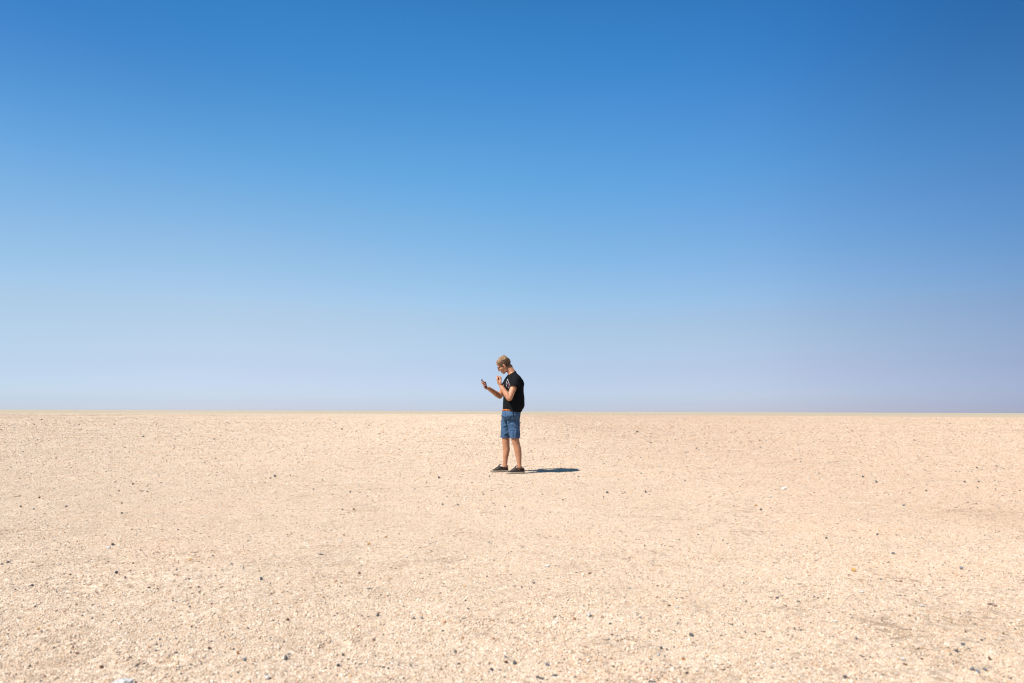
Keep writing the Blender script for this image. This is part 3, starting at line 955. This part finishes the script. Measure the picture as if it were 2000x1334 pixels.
YN = SHOE_NEAR.y; YF = SHOE_FAR.y
LEG_NEAR = [(1003.2, 814, 0.035, 0.074), (1004.8, 836, 0.018, 0.066), (1006.2, 856, 0.012, 0.059), (1006.9, 861, 0.012, 0.058), (1008.6, 868, 0.016, 0.053),
            (1011.2, 879, 0.022, 0.0535), (1012.6, 888, 0.023, 0.047), (1013.5, 897, 0.023, 0.039), (1013.9, 906, 0.023, 0.034), (1014.2, 912, 0.023, 0.034)]
LEG_FAR = [(993.5, 814, -0.025, 0.074), (990.2, 836, 0.0, 0.066), (987.9, 856, 0.010, 0.059), (988.0, 861, 0.012, 0.058), (988.3, 868, 0.016, 0.053),
           (989.3, 877, 0.024, 0.0525), (988.2, 887, 0.028, 0.046), (987.0, 897, 0.032, 0.038), (986.5, 905, 0.034, 0.034), (986.4, 910, 0.034, 0.034)]
def leg_points(leg, y):
    return [W(px, py, y + dy) for px, py, dy, r in leg], [r for *_, r in leg]

def build_hand_left(bm):
    """Raised, open-clawed: forefinger up, thumb towards the face, the others curled."""
    u = (W(970.6, 741.0, MAN_Y - 0.205) - WR_L).normalized()
    t = Vector((0.10, -0.98, 0.05)); t = (t - u * t.dot(u)).normalized()
    n = t.cross(u).normalized()
    if n.x < 0: n = -n
    K = 1.1
    def at(a, b, c): return WR_L + (u * a + t * b + n * c) * K
    add_tube(bm, [at(-0.02, 0, 0), at(0.012, 0.0, 0), at(0.05, 0.0, 0.0)], [0.026, 0.029, 0.034], flat=0.72, ref=n)
    spec = [(0.029, 0.090, 0.043, 0.026, 0.021, (26, 10, 8), 0.0092), (0.009, 0.093, 0.047, 0.029, 0.022, (58, 84, 48), 0.0095),
            (-0.011, 0.089, 0.043, 0.027, 0.021, (70, 88, 50), 0.0090), (-0.030, 0.081, 0.034, 0.021, 0.019, (74, 88, 50), 0.0080)]
    for b, m, l1, l2, l3, bend, r in spec:
        away = 0.9 if b > 0.02 else 0.0
        add_tube(bm, [at(0.012, b * 0.55, 0), at(0.05, b * 0.9, 0.001), at(m, b, 0)], [0.0125, 0.0125, 0.0115])
        p = at(m, b, 0); a = 0; pts = [p]
        for L_, be in zip((l1, l2, l3), bend):
            a += math.radians(be)
            p = p + (u * math.cos(a) + n * math.sin(a) - t * away).normalized() * L_ * K
            pts.append(p)
        add_tube(bm, pts, [r * 1.25, r * 1.15, r * 1.05, r * 0.80], n=12)
    add_tube(bm, [at(0.012, 0.022, 0.010), at(0.040, 0.034, 0.024), at(0.068, 0.030, 0.034), at(0.096, 0.016, 0.042)], [0.0160, 0.0145, 0.0120, 0.0090], n=12)

PH_C = W(945.9, 748.7, MAN_Y + 0.045)
PH_P = Vector((-0.588, 0.02, 0.808)).normalized()         # along the phone, up
PH_Q = Vector((0.78, -0.24, 0.57)); PH_Q = (PH_Q - PH_P * PH_Q.dot(PH_P)).normalized()   # screen side, towards the face
PH_Y = PH_P.cross(PH_Q).normalized()
if PH_Y.y < 0: PH_Y = -PH_Y
def PH(p, y, q):
    return PH_C + PH_P * p + PH_Y * y + PH_Q * q

def build_hand_right(bm):
    """Cradles the phone: palm behind it, fingertips round the near edge, thumb on the far edge."""
    add_tube(bm, [WR_R + (WR_R - PH(-0.075, 0.0, -0.022)) * 0.2, PH(-0.078, 0.004, -0.024), PH(-0.045, 0.006, -0.026)], [0.024, 0.026, 0.030], flat=0.62, ref=PH_Q)
    for p, r, dp in ((0.030, 0.0085, 0.010), (0.009, 0.0088, 0.006), (-0.013, 0.0084, 0.002), (-0.034, 0.0076, -0.004)):
        add_tube(bm, [PH(-0.065, 0.004, -0.025), PH((p - 0.05) * 0.6 - 0.01, 0.016, -0.024), PH(p - 0.010, 0.012, -0.020)], [0.0135, 0.013, 0.0120], n=12)
        add_tube(bm, [PH(p - 0.010, 0.012, -0.020), PH(p, -0.040, -0.015), PH(p + dp, -0.0475, 0.006), PH(p + dp + 0.003, -0.030, 0.0145)],
                 [r * 1.15, r * 1.04, r * 0.97, r * 0.76], n=12)
    add_tube(bm, [PH(-0.066, 0.014, -0.022), PH(-0.035, 0.044, -0.008), PH(-0.004, 0.047, 0.008), PH(0.020, 0.031, 0.0145)], [0.0150, 0.0130, 0.0105, 0.0080], n=12)

def build_body():
    bm = bmesh.new()
    add_rings(bm, torso_rings(0.84, rows=TORSO[2:-3]))
    pel = [(820, 981.5, 1014.5, 0.150), (812, 981.5, 1015.5, 0.160), (800, 983.5, 1016.0, 0.158)]
    add_rings(bm, torso_rings(0.80, rows=pel))
    # neck
    add_tube(bm, [W(1002.5, 736, MAN_Y), W(999.6, 728.5, MAN_Y), H(-0.040, 0, -0.052), H(-0.030, 0, 0.0)], [0.074, 0.060, 0.055, 0.055], n=20)
    for s, sh in ((1, SH_L), (-1, SH_R)):
        add_tube(bm, [W(1000.5, 730.5, MAN_Y - s * 0.04), sh + Vector((0, s * 0.05, -0.008))], [0.038, 0.044])
    build_head(bm)
    # arms
    for sh, el, wr in ((SH_L, EL_L, WR_L), (SH_R, EL_R, WR_R)):
        d = el - sh
        add_tube(bm, [sh, sh + d * 0.35, sh + d * 0.72, el], [0.058, 0.051, 0.046, 0.041], n=20)
        f = wr - el
        add_tube(bm, [el, el + f * 0.22, el + f * 0.62, wr], [0.041, 0.0435, 0.036, 0.0265], n=20)
    build_hand_left(bm); build_hand_right(bm)
    for leg, y, sh in ((LEG_NEAR, YN, SHOE_NEAR), (LEG_FAR, YF, SHOE_FAR)):
        p, r = leg_points(leg, y)
        add_tube(bm, p, r, n=24)
        k = p[3]
        add_ball(bm, k + FWD * 0.022 + UP * 0.004, (0.036, 0.036, 0.044))         # knee cap
        a = p[-1]
        add_ball(bm, a - FWD * 0.018 - UP * 0.012, (0.034, 0.030, 0.034))          # heel
        for s in (-1, 1):
            add_ball(bm, a + LFT * s * 0.031 + UP * 0.012, (0.012, 0.010, 0.013))  # ankle bone
        add_tube(bm, [a - UP * 0.02, a + FWD * 0.05 - UP * 0.043, a + FWD * 0.13 - UP * 0.058], [0.031, 0.026, 0.016])
    return finish(remeshed(bm, 0.0036, 3, 0.45), "body", M_SKIN, person, PERSON_AT)
body = build_body()

for s in (1, -1):
    bm = bmesh.new()
    add_ball(bm, H(0.0815, s * 0.031, 0.000), (0.0105, 0.0105, 0.0085), H_M)
    bm_part(bm, "eye", M_EYE, person)

# ------------------------------------------------------------------ clothes
def fold_field(p, seed, sx, sz):
    q = Vector((p.x * sx + seed, p.y * sx, p.z * sz))
    return mnoise.noise(q) + 0.5 * mnoise.noise(q * 2.1 + Vector((7, 3, 1)))

def displace(me, fn):
    me.update()
    nrm = [v.normal.copy() for v in me.vertices]
    for v, n in zip(me.vertices, nrm):
        v.co += n * fn(v.co, n)
    me.update()

def open_ends(me, cuts):
    """Cut the cloth ends open (each cut: point on plane, outward normal, how far round the point it reaches)."""
    bm = bmesh.new(); bm.from_mesh(me)
    for pt, nn, rad in cuts:
        fs = [f for f in bm.faces if (f.calc_center_median() - pt).length < rad]
        es = list({e for f in fs for e in f.edges}); vs = list({v for f in fs for v in f.verts})
        bmesh.ops.bisect_plane(bm, geom=vs + es + fs, plane_co=pt, plane_no=nn)
        kill = [f for f in bm.faces if (f.calc_center_median() - pt).length < rad and (f.calc_center_median() - pt).dot(nn) > 0]
        bmesh.ops.delete(bm, geom=kill, context='FACES')
    bm.to_mesh(me); bm.free()

def ridge(p, a, b, width, amp):
    """A soft crease along the segment a-b, seen in the plane facing the camera."""
    ax, az, bx, bz = a.x, a.z, b.x, b.z
    dx, dz = bx - ax, bz - az
    L2 = dx * dx + dz * dz
    t = max(0, min(1, ((p.x - ax) * dx + (p.z - az) * dz) / L2))
    d2 = (p.x - ax - t * dx) ** 2 + (p.z - az - t * dz) ** 2
    return amp * math.exp(-d2 / (2 * width * width))

def build_shirt():
    bm = bmesh.new()
    rings = torso_rings(1.0)
    add_rings(bm, rings)
    # sleeves
    endL = W(1002.4, 758.3, MAN_Y - 0.248); endR = W(986.0, 754.2, MAN_Y + 0.228)
    for sh, end, s in ((SH_L, endL, 1), (SH_R, endR, -1)):
        d = (end - sh)
        add_tube(bm, [sh - d * 0.25 + LFT * (-s) * 0.05, sh, sh + d * 0.5, end], [0.064, 0.065, 0.062, 0.060], n=24, round_ends=False)
    for s, sh in ((1, SH_L), (-1, SH_R)):
        add_tube(bm, [W(1001.0, 732.0, MAN_Y - s * 0.05), sh + UP * 0.006], [0.050, 0.062])
    me = remeshed(bm, 0.0065, 9, 0.5)
    hem_c = W(1000, 800.5, MAN_Y)
    col_c = W(1001.9, 729.0, MAN_Y)
    dL = (endL - SH_L).normalized(); dR = (endR - SH_R).normalized()
    def fn(p, n):
        t = (p.z - hem_c.z)
        a = 0.0042 * fold_field(p, 3.0, 10, 5) * (1.2 - 0.5 * min(1, max(0, t / 0.5)))
        a += 0.003 * fold_field(p, 9.0, 22, 9)
        # drag folds running from the chest to the back hem and round the waist
        for x0, y0, x1, y1, w, k in ((1012, 752, 1022, 792, 0.012, 0.006), (1006, 762, 1014, 796, 0.010, 0.005), (988, 770, 992, 798, 0.008, 0.004),
                                     (1003, 741, 1013, 752, 0.010, 0.004), (986, 783, 1004, 792, 0.008, 0.004), (1000, 748, 1006, 755, 0.006, 0.004)):
            a += ridge(p, W(x0, y0, MAN_Y), W(x1, y1, MAN_Y), w, k)
        return a
    displace(me, fn)
    hem_n = (-UP - Vector((1, -0.25, 0)) * 0.09).normalized()
    open_ends(me, [(W(984, 801.7, MAN_Y - 0.05), hem_n, 0.6), (endL - dL * 0.010, dL, 0.071), (endR - dR * 0.010, dR, 0.071),
                   (W(999.6, 728.4, MAN_Y), Vector((-0.494, -0.05, 0.87)).normalized(), 0.11)])
    o = finish(me, "t_shirt", M_SHIRT, person, PERSON_AT)
    md = o.modifiers.new("thickness", 'SOLIDIFY'); md.thickness = 0.0025; md.offset = -1
    return o
shirt = build_shirt()

PEL = [(821, 985.0, 1011.0, 0.100), (817, 981.5, 1014.5, 0.145), (812, 979.8, 1015.8, 0.172), (806, 981.0, 1016.3, 0.172), (799.5, 982.6, 1016.6, 0.168)]
HEM_N = W(1005.7, 856.6, YN + 0.012); HEM_F = W(987.0, 855.6, YF + 0.010)
WAIST_Z = W(1000, 799.5, MAN_Y).z
def build_shorts():
    bm = bmesh.new()
    add_rings(bm, torso_rings(1.0, rows=PEL))
    for pts, y, r, hem in (([(1001.5, 801, 0.05), (1002.3, 812, 0.030), (1003.2, 826, 0.020), (1004.8, 842, 0.012)], YN, [0.080, 0.099, 0.094, 0.083, 0.0765], HEM_N),
                           ([(994.0, 801, -0.045), (992.5, 812, -0.025), (990.2, 826, -0.01), (988.4, 842, 0.005)], YF, [0.080, 0.098, 0.091, 0.080, 0.072], HEM_F)):
        P = [W(a, b, y + c) for a, b, c in pts] + [hem]
        add_tube(bm, P, r, n=28, round_ends=False)
    me = remeshed(bm, 0.0055, 7, 0.5)
    creases = [(986, 806, 990, 812, .006, .006), (981, 811, 988, 814, .006, .007), (990, 803, 993, 823, .007, .006), (993, 823, 995.5, 850, .007, .006),
               (1002, 816, 992, 827, .006, .008), (1000, 828, 1010, 834, .006, .006), (1004, 806, 1011, 803, .004, .005), (1003, 811, 1010, 808, .004, .005),
               (1004, 815, 1011, 813, .004, .005), (983, 833, 992, 829, .006, .006), (985, 849, 993, 843, .006, .006), (1000, 844, 1003, 855, .007, .005),
               (1008, 840, 1006, 856, .007, .006), (1012, 826, 1014, 850, .007, .005), (984, 820, 990, 824, .006, .006), (998, 838, 1008, 840, .006, .004)]
    seg = [(W(a, b, MAN_Y), W(c, d, MAN_Y), w, k) for a, b, c, d, w, k in creases]
    def fn(p, n):
        a = 0.0035 * fold_field(p, 1.0, 16, 8) + 0.002 * fold_field(p, 5.0, 40, 22)
        if n.y < 0.3:
            fade = max(0.0, min(1.0, (WAIST_Z - p.z - 0.025) / 0.03))
            for s0, s1, w, k in seg:
                a += 1.4 * fade * ridge(p, s0, s1, w, k)
        return a
    displace(me, fn)
    open_ends(me, [(HEM_N + UP * 0.006, -UP, 0.13), (HEM_F + UP * 0.006, -UP, 0.13)])
    o = finish(me, "shorts", M_SHORTS, person, PERSON_AT)
    md = o.modifiers.new("thickness", 'SOLIDIFY'); md.thickness = 0.003; md.offset = -1
    return o
shorts = build_shorts()

def bvh_of(o):
    dg = bpy.context.evaluated_depsgraph_get()
    me = o.evaluated_get(dg).to_mesh()
    V = [v.co + PERSON_AT for v in me.vertices]
    P = [tuple(p.vertices) for p in me.polygons]
    return BVHTree.FromPolygons(V, P)

def on_surface(bvh, px, py, lift):
    o = Vector((0, 0, CAM_H)); d = ray(px, py).normalized()
    hit, n, i, dist = bvh.ray_cast(o, d)
    if hit is None:
        return None, None
    return hit + n * lift, n

def strip_on(bvh, bm, line, width, lift, thick=0.0015, steps=8):
    """A thin raised band lying on the cloth along a line of the photograph."""
    pts = []
    for (x0, y0), (x1, y1) in zip(line[:-1], line[1:]):
        for k in range(steps):
            t = k / steps
            p, n = on_surface(bvh, x0 + (x1 - x0) * t, y0 + (y1 - y0) * t, lift)
            if p is not None: pts.append((p, n))
    p, n = on_surface(bvh, *line[-1], lift)
    if p is not None: pts.append((p, n))
    if len(pts) < 2: return
    rings = []
    for i, (p, n) in enumerate(pts):
        t = (pts[min(i + 1, len(pts) - 1)][0] - pts[max(i - 1, 0)][0]).normalized()
        s = n.cross(t).normalized() * (width / 2)
        rings.append([p - s, p + s, p + s - n * (thick + lift), p - s - n * (thick + lift)])
    add_rings(bm, rings)

def build_print():
    bvh = bvh_of(shirt)
    bm = bmesh.new()
    # a pale open triangle with a spotted lower part and small marks inside, partly hidden by the arm
    for line, w in (([(991.3, 740.4), (989.8, 745.0), (988.6, 750.5)], 0.008), ([(991.3, 740.4), (993.4, 746.5), (996.0, 753.0)], 0.007),
                    ([(988.7, 751.5), (989.6, 754.2)], 0.015), ([(990.4, 748.0), (990.8, 751.0)], 0.005), ([(994.2, 754.5), (993.0, 758.0)], 0.006),
                    ([(992.4, 760.5), (991.6, 764.0)], 0.006), ([(989.0, 747.0), (990.3, 747.6)], 0.005)):
        strip_on(bvh, bm, line, w, 0.0012)
    o = bm_part(bm, "white_print", M_PRINT_W, person, False)
    o.parent = shirt
    bm = bmesh.new()
    for line, w in (([(991.6, 747.5), (992.6, 751.0), (993.4, 754.0)], 0.007), ([(991.4, 755.5), (991.2, 759.0)], 0.006)):
        strip_on(bvh, bm, line, w, 0.0012)
    o = bm_part(bm, "pink_print", M_PRINT_R, person, False)
    o.parent = shirt
build_print()

def build_belt_and_pockets():
    rows = [(802.2, 981.9, 1016.9, 0.171), (802.1, 981.6, 1017.0, 0.173), (799.1, 982.0, 1017.0, 0.172), (799.0, 982.3, 1016.7, 0.170)]
    bm = bmesh.new()
    add_rings(bm, torso_rings(1.0, rows=rows, n=48), caps=False)
    bm_part(bm, "belt", M_BELT, person)
    c = W(986.2, 801.7, MAN_Y)
    bvh = bvh_of(shorts)
    bm = bmesh.new()
    strip_on(bvh, bm, [(1000.6, 803.8), (1001.2, 809), (1003.0, 816.0)], 0.012, 0.007, 0.002)
    o = bm_part(bm, "pocket_edge", M_SHORTS, person); o.parent = shorts
    bm = bmesh.new()
    strip_on(bvh, bm, [(1001.7, 804.2), (1002.4, 809), (1004.0, 815.2)], 0.011, 0.003, 0.001)  # dark strip added as the shade of the pocket slit
    o = bm_part(bm, "pocket_shade", M_POCKET_SHADE, person); o.parent = shorts
    bm = bmesh.new()
    strip_on(bvh, bm, [(986.6, 803.5), (987.2, 809), (988.4, 815)], 0.020, 0.004, 0.002)
    o = bm_part(bm, "fly", M_SHORTS, person); o.parent = shorts
build_belt_and_pockets()

# ------------------------------------------------------------------ shoes
def build_shoe(ground_pt):
    z0 = float(gz(ground_pt.x, ground_pt.y)) - 0.005
    O = Vector((ground_pt.x, ground_pt.y, z0))
    def S(f, l, u): return O + FWD * f + LFT * l + UP * u
    # outline: position along the shoe (toe positive), half width
    prof = [(-0.140, 0.018), (-0.134, 0.028), (-0.115, 0.035), (-0.075, 0.037), (-0.025, 0.038), (0.025, 0.044), (0.070, 0.049), (0.105, 0.047), (0.128, 0.037), (0.140, 0.024), (0.145, 0.010)]
    def outline(grow, u, lift=0.0):
        pts = [(f * (1 + grow * 3), w + grow) for f, w in prof]
        loop = [S(f, w, u + (lift * max(0, (f - 0.08) / 0.065) ** 2)) for f, w in pts] + [S(f, -w, u + (lift * max(0, (f - 0.08) / 0.065) ** 2)) for f, w in pts[::-1]]
        return loop
    bm = bmesh.new()
    add_rings(bm, [outline(0.003, 0.010, 0.006), outline(0.0045, 0.016, 0.007), outline(0.0045, 0.027, 0.008), outline(0.001, 0.030, 0.008)])
    sole = ("sole", bm, M_SOLE)
    bm = bmesh.new()
    add_rings(bm, [outline(0.000, 0.0, 0.008), outline(0.002, 0.003, 0.006), outline(0.002, 0.0098, 0.006)])
    outsole = bm
    # upper: cross sections from heel to toe (pos, half width, height, open)
    sec = [(-0.136, 0.022, 0.078), (-0.128, 0.031, 0.089), (-0.100, 0.037, 0.087), (-0.060, 0.038, 0.081), (-0.020, 0.038, 0.085), (0.005, 0.040, 0.092), (0.020, 0.041, 0.087),
           (0.050, 0.045, 0.070), (0.085, 0.047, 0.054), (0.115, 0.042, 0.045), (0.132, 0.031, 0.038), (0.141, 0.014, 0.030)]
    rings = []
    for f, w, h in sec:
        ring = []
        for k in range(17):
            a = math.pi * k / 16
            x = math.cos(a); y = math.sin(a)
            e = 0.62 if f < -0.03 else 0.8
            ring.append(S(f, w * math.copysign(abs(x) ** (0.75), x) * (1 - 0.12 * y if f > -0.03 else 1 - 0.08 * y), 0.026 + (h - 0.026) * abs(y) ** e))
        ring.append(S(f, -w, 0.022)); ring.append(S(f, w, 0.022))
        rings.append(ring)
    bm = bmesh.new()
    add_rings(bm, rings)
    me = remeshed(bm, 0.0032, 3, 0.5)
    sh = finish(me, "shoe", M_SHOE, person, PERSON_AT)
    o = bm_part(sole[1], "sole", M_SOLE, person); o.parent = sh
    o = bm_part(outsole, "outsole", M_OUTSOLE, person); o.parent = sh
    # padded collar round the ankle, tongue, toe foxing line and laces
    bm = bmesh.new()
    col = []
    for k in range(20):
        a = 6.28319 * k / 20
        f = -0.062 + 0.068 * math.cos(a); l = 0.036 * math.sin(a)
        u = 0.078 + 0.010 * (math.cos(a)) + (0.006 if math.cos(a) < -0.6 else 0)
        col.append(S(f, l, u))
    add_tube(bm, col + [col[0]], [0.0055] * 21, n=8, round_ends=False)
    o = bm_part(bm, "collar", M_SHOE, person); o.parent = sh
    bm = bmesh.new()
    add_tube(bm, [S(0.060, 0, 0.062), S(0.022, 0, 0.088), S(-0.002, 0, 0.112)], [0.020, 0.023, 0.021], n=14, ref=(FWD + UP * 1.2).normalized(), flat=0.24)
    o = bm_part(bm, "tongue", M_SHOE, person); o.parent = sh
    for f, u in ((0.012, 0.0955), (0.030, 0.0845), (0.048, 0.0755), (0.066, 0.0665)):
        bm = bmesh.new()
        add_tube(bm, [S(f - 0.004, 0.030, u - 0.018), S(f + 0.002, 0.016, u - 0.001), S(f + 0.004, -0.002, u + 0.003), S(f + 0.004, -0.018, u - 0.003), S(f, -0.030, u - 0.018)], [0.0028] * 5, n=6)
        o = bm_part(bm, "lace", M_LACE, person); o.parent = sh
    return sh
shoe_near = build_shoe(SHOE_NEAR)
shoe_far = build_shoe(SHOE_FAR)

# ------------------------------------------------------------------ hair
def build_hair():
    random.seed(5)
    def hairline(f):
        xs = [-0.12, -0.060, -0.030, 0.000, 0.022, 0.045, 0.075, 0.1]
        ys = [-0.094, -0.092, -0.045, 0.012, 0.000, 0.040, 0.074, 0.09]
        return float(np.interp(f, xs, ys))
    def skull(d, g=1.0):
        """Point on the head for a direction in the head frame."""
        best = 0
        for c, r in (((-0.014, 0, 0.033), (0.096, 0.075, 0.084)), ((0.040, 0, 0.048), (0.052, 0.064, 0.052)), ((0.0, 0, -0.02), (0.075, 0.066, 0.075)), ((-0.037, 0, -0.060), (0.061, 0.060, 0.062))):
            # ray from (-0.01,0,0.03)
            o = (-0.01 - c[0], 0 - c[1], 0.03 - c[2])
            A = sum((d[i] / r[i]) ** 2 for i in range(3)); B = 2 * sum(o[i] * d[i] / r[i] ** 2 for i in range(3)); Cc = sum((o[i] / r[i]) ** 2 for i in range(3)) - 1
            D = B * B - 4 * A * Cc
            if D > 0:
                best = max(best, (-B + math.sqrt(D)) / (2 * A))
        return (-0.01 + d[0] * best * g, d[1] * best * g, 0.03 + d[2] * best * g)
    top = bmesh.new(); side = bmesh.new()
    # close cap under the strands
    bm = bmesh.new()
    r = bmesh.ops.create_icosphere(bm, subdivisions=5, radius=1.0)
    for v in r['verts']:
        d = v.co.normalized()
        f, l, u = skull(d)
        thick = 0.002 + 0.012 * max(0, min(1, (u - 0.05) / 0.05)) + 0.004 * max(0, min(1, (u - 0.07) / 0.03)) * max(0, min(1, (-f + 0.02) / 0.05))
        thick *= 1 + 0.5 * mnoise.noise(Vector((f, l, u)) * 60)
        v.co = Vector((f + d.x * thick, l + d.y * thick, u + d.z * thick))
    kill = [fc for fc in bm.faces if fc.calc_center_median().z < hairline(fc.calc_center_median().x)]
    bmesh.ops.delete(bm, geom=kill, context='FACES')
    for v in bm.verts:
        v.co = H(*v.co)
    cap = bm_part(bm, "hair", M_HAIR_SIDE, person)
    n_done = 0
    while n_done < 3600:
        d = Vector((random.gauss(0, 1), random.gauss(0, 1), random.gauss(0.4, 1))).normalized()
        f, l, u = skull(d, 1.0)
        if u < hairline(f) + 0.002: continue
        is_top = u > 0.066 and abs(l) < 0.066 and f > -0.072
        n_done += 1
        N = d
        if is_top:
            k = max(0.0, min(1.0, (-f + 0.03) / 0.08))
            L = random.uniform(0.018, 0.034) * (1 - 0.25 * k)
            g = (Vector((-0.75, random.uniform(-0.2, 0.2) + l * 1.5, 0.22 + 0.28 * k)) + N * (0.18 - 0.16 * k) + Vector((random.gauss(0, .13), random.gauss(0, .13), random.gauss(0, .13)))).normalized()
            w = random.uniform(0.0016, 0.0034); tgt = top
        else:
            L = random.uniform(0.012, 0.020)
            g = (Vector((-0.45, 0, -0.8)) + N * 0.10 + Vector((random.gauss(0, .12), random.gauss(0, .12), random.gauss(0, .12)))).normalized()
            w = random.uniform(0.0012, 0.0022); tgt = side
        p0 = Vector((f, l, u)) + N * (0.002 if not is_top else 0.008 + 0.004 * max(0.0, min(1.0, (-f + 0.02) / 0.06)))
        p1 = p0 + (g * 0.85 + N * 0.15).normalized() * L * 0.55
        p2 = p1 + (g + Vector((0, 0, -0.12))).normalized() * L * 0.45
        t = g.cross(N)
        if t.length < 1e-4: continue
        t.normalize()
        prev = None
        for p, ww in ((p0, w), (p1, w * 0.85), (p2, w * 0.15)):
            q = [tgt.verts.new(H(*(p + t * ww))), tgt.verts.new(H(*(p + N * ww))), tgt.verts.new(H(*(p - t * ww)))]
            if prev:
                for k in range(3):
                    tgt.faces.new((prev[k], prev[(k + 1) % 3], q[(k + 1) % 3], q[k]))
            prev = q
        tgt.faces.new(prev)
    for b, nm, m in ((top, "hair_top", M_HAIR_TOP), (side, "short_hair", M_HAIR_SIDE)):
        o = bm_part(b, nm, m, person); o.parent = cap
        o["kind"] = "stuff"
build_hair()

# ------------------------------------------------------------------ glasses
def build_glasses():
    bm = bmesh.new()
    def rim(s):
        pts = []
        for k in range(17):
            a = 6.28319 * k / 16
            pts.append(H(0.103 - 0.10 * abs(0.034 + 0.026 * math.cos(a)) ** 1.3 * 1.6, s * (0.034 + 0.026 * math.copysign(abs(math.cos(a)) ** 0.7, math.cos(a))), 0.002 + 0.018 * math.copysign(abs(math.sin(a)) ** 0.7, math.sin(a))))
        return pts
    for s in (1, -1):
        add_tube(bm, rim(s), [0.0036] * 17, n=8, round_ends=False)
        add_tube(bm, [H(0.090, s * 0.062, 0.009), H(0.080, s * 0.071, 0.010), H(0.030, s * 0.078, 0.007), H(-0.006, s * 0.080, 0.002), H(-0.026, s * 0.078, -0.016)], [0.0042, 0.0048, 0.0042, 0.0036, 0.0028], n=8)
    add_tube(bm, [H(0.101, 0.009, 0.006), H(0.104, 0, 0.009), H(0.101, -0.009, 0.006)], [0.0026] * 3, n=8)
    g = bm_part(bm, "glasses", M_FRAME, person)
    for s in (1, -1):
        bm = bmesh.new()
        pts = rim(s)[:-1]
        n = (H_F + H_L * s * 0.25).normalized()
        add_rings(bm, [[p + n * 0.0008 for p in pts], [p - n * 0.0008 for p in pts]])
        o = bm_part(bm, "lens", M_LENS, person); o.parent = g
build_glasses()

# ------------------------------------------------------------------ the phone in his hand
def build_phone():
    root = bpy.data.objects.new("smartphone", None)
    root.location = PH_C
    root.empty_display_size = 0.08
    COL.objects.link(root)
    tag(root, "slim black smartphone held upright in the man's raised right hand", "phone")
    def plate(w, h, q0, q1, rad, name, mat, cp=0, cy=0):
        bm = bmesh.new()
        def loop(q, inset):
            pts = []
            for sx, sy, a0 in ((1, 1, 0), (-1, 1, 90), (-1, -1, 180), (1, -1, 270)):
                for k in range(5):
                    a = math.radians(a0 + 22.5 * k)
                    pts.append(PH(cp + sx * (h / 2 - rad) + (rad - inset) * math.cos(a), cy + sy * (w / 2 - rad) + (rad - inset) * math.sin(a), q))
            return pts
        e = min(0.0015, (q1 - q0) * 0.3)
        add_rings(bm, [loop(q0, e), loop(q0 + e, 0), loop(q1 - e, 0), loop(q1, e)])
        bmesh.ops.recalc_face_normals(bm, faces=bm.faces)
        me = bpy.data.meshes.new(name); bm.to_mesh(me); bm.free()
        return finish(me, name, mat, root, PH_C, False)
    plate(0.070, 0.143, -0.0045, 0.0040, 0.009, "case", M_PHONE)
    plate(0.064, 0.132, 0.0041, 0.0046, 0.006, "screen", M_GLASS)
    plate(0.012, 0.012, -0.0058, -0.0046, 0.004, "camera_lens", M_GLASS, 0.056, 0.022)
    plate(0.0016, 0.016, -0.0012, 0.0012, 0.0006, "side_button", M_METAL, 0.030, -0.0355)
build_phone()
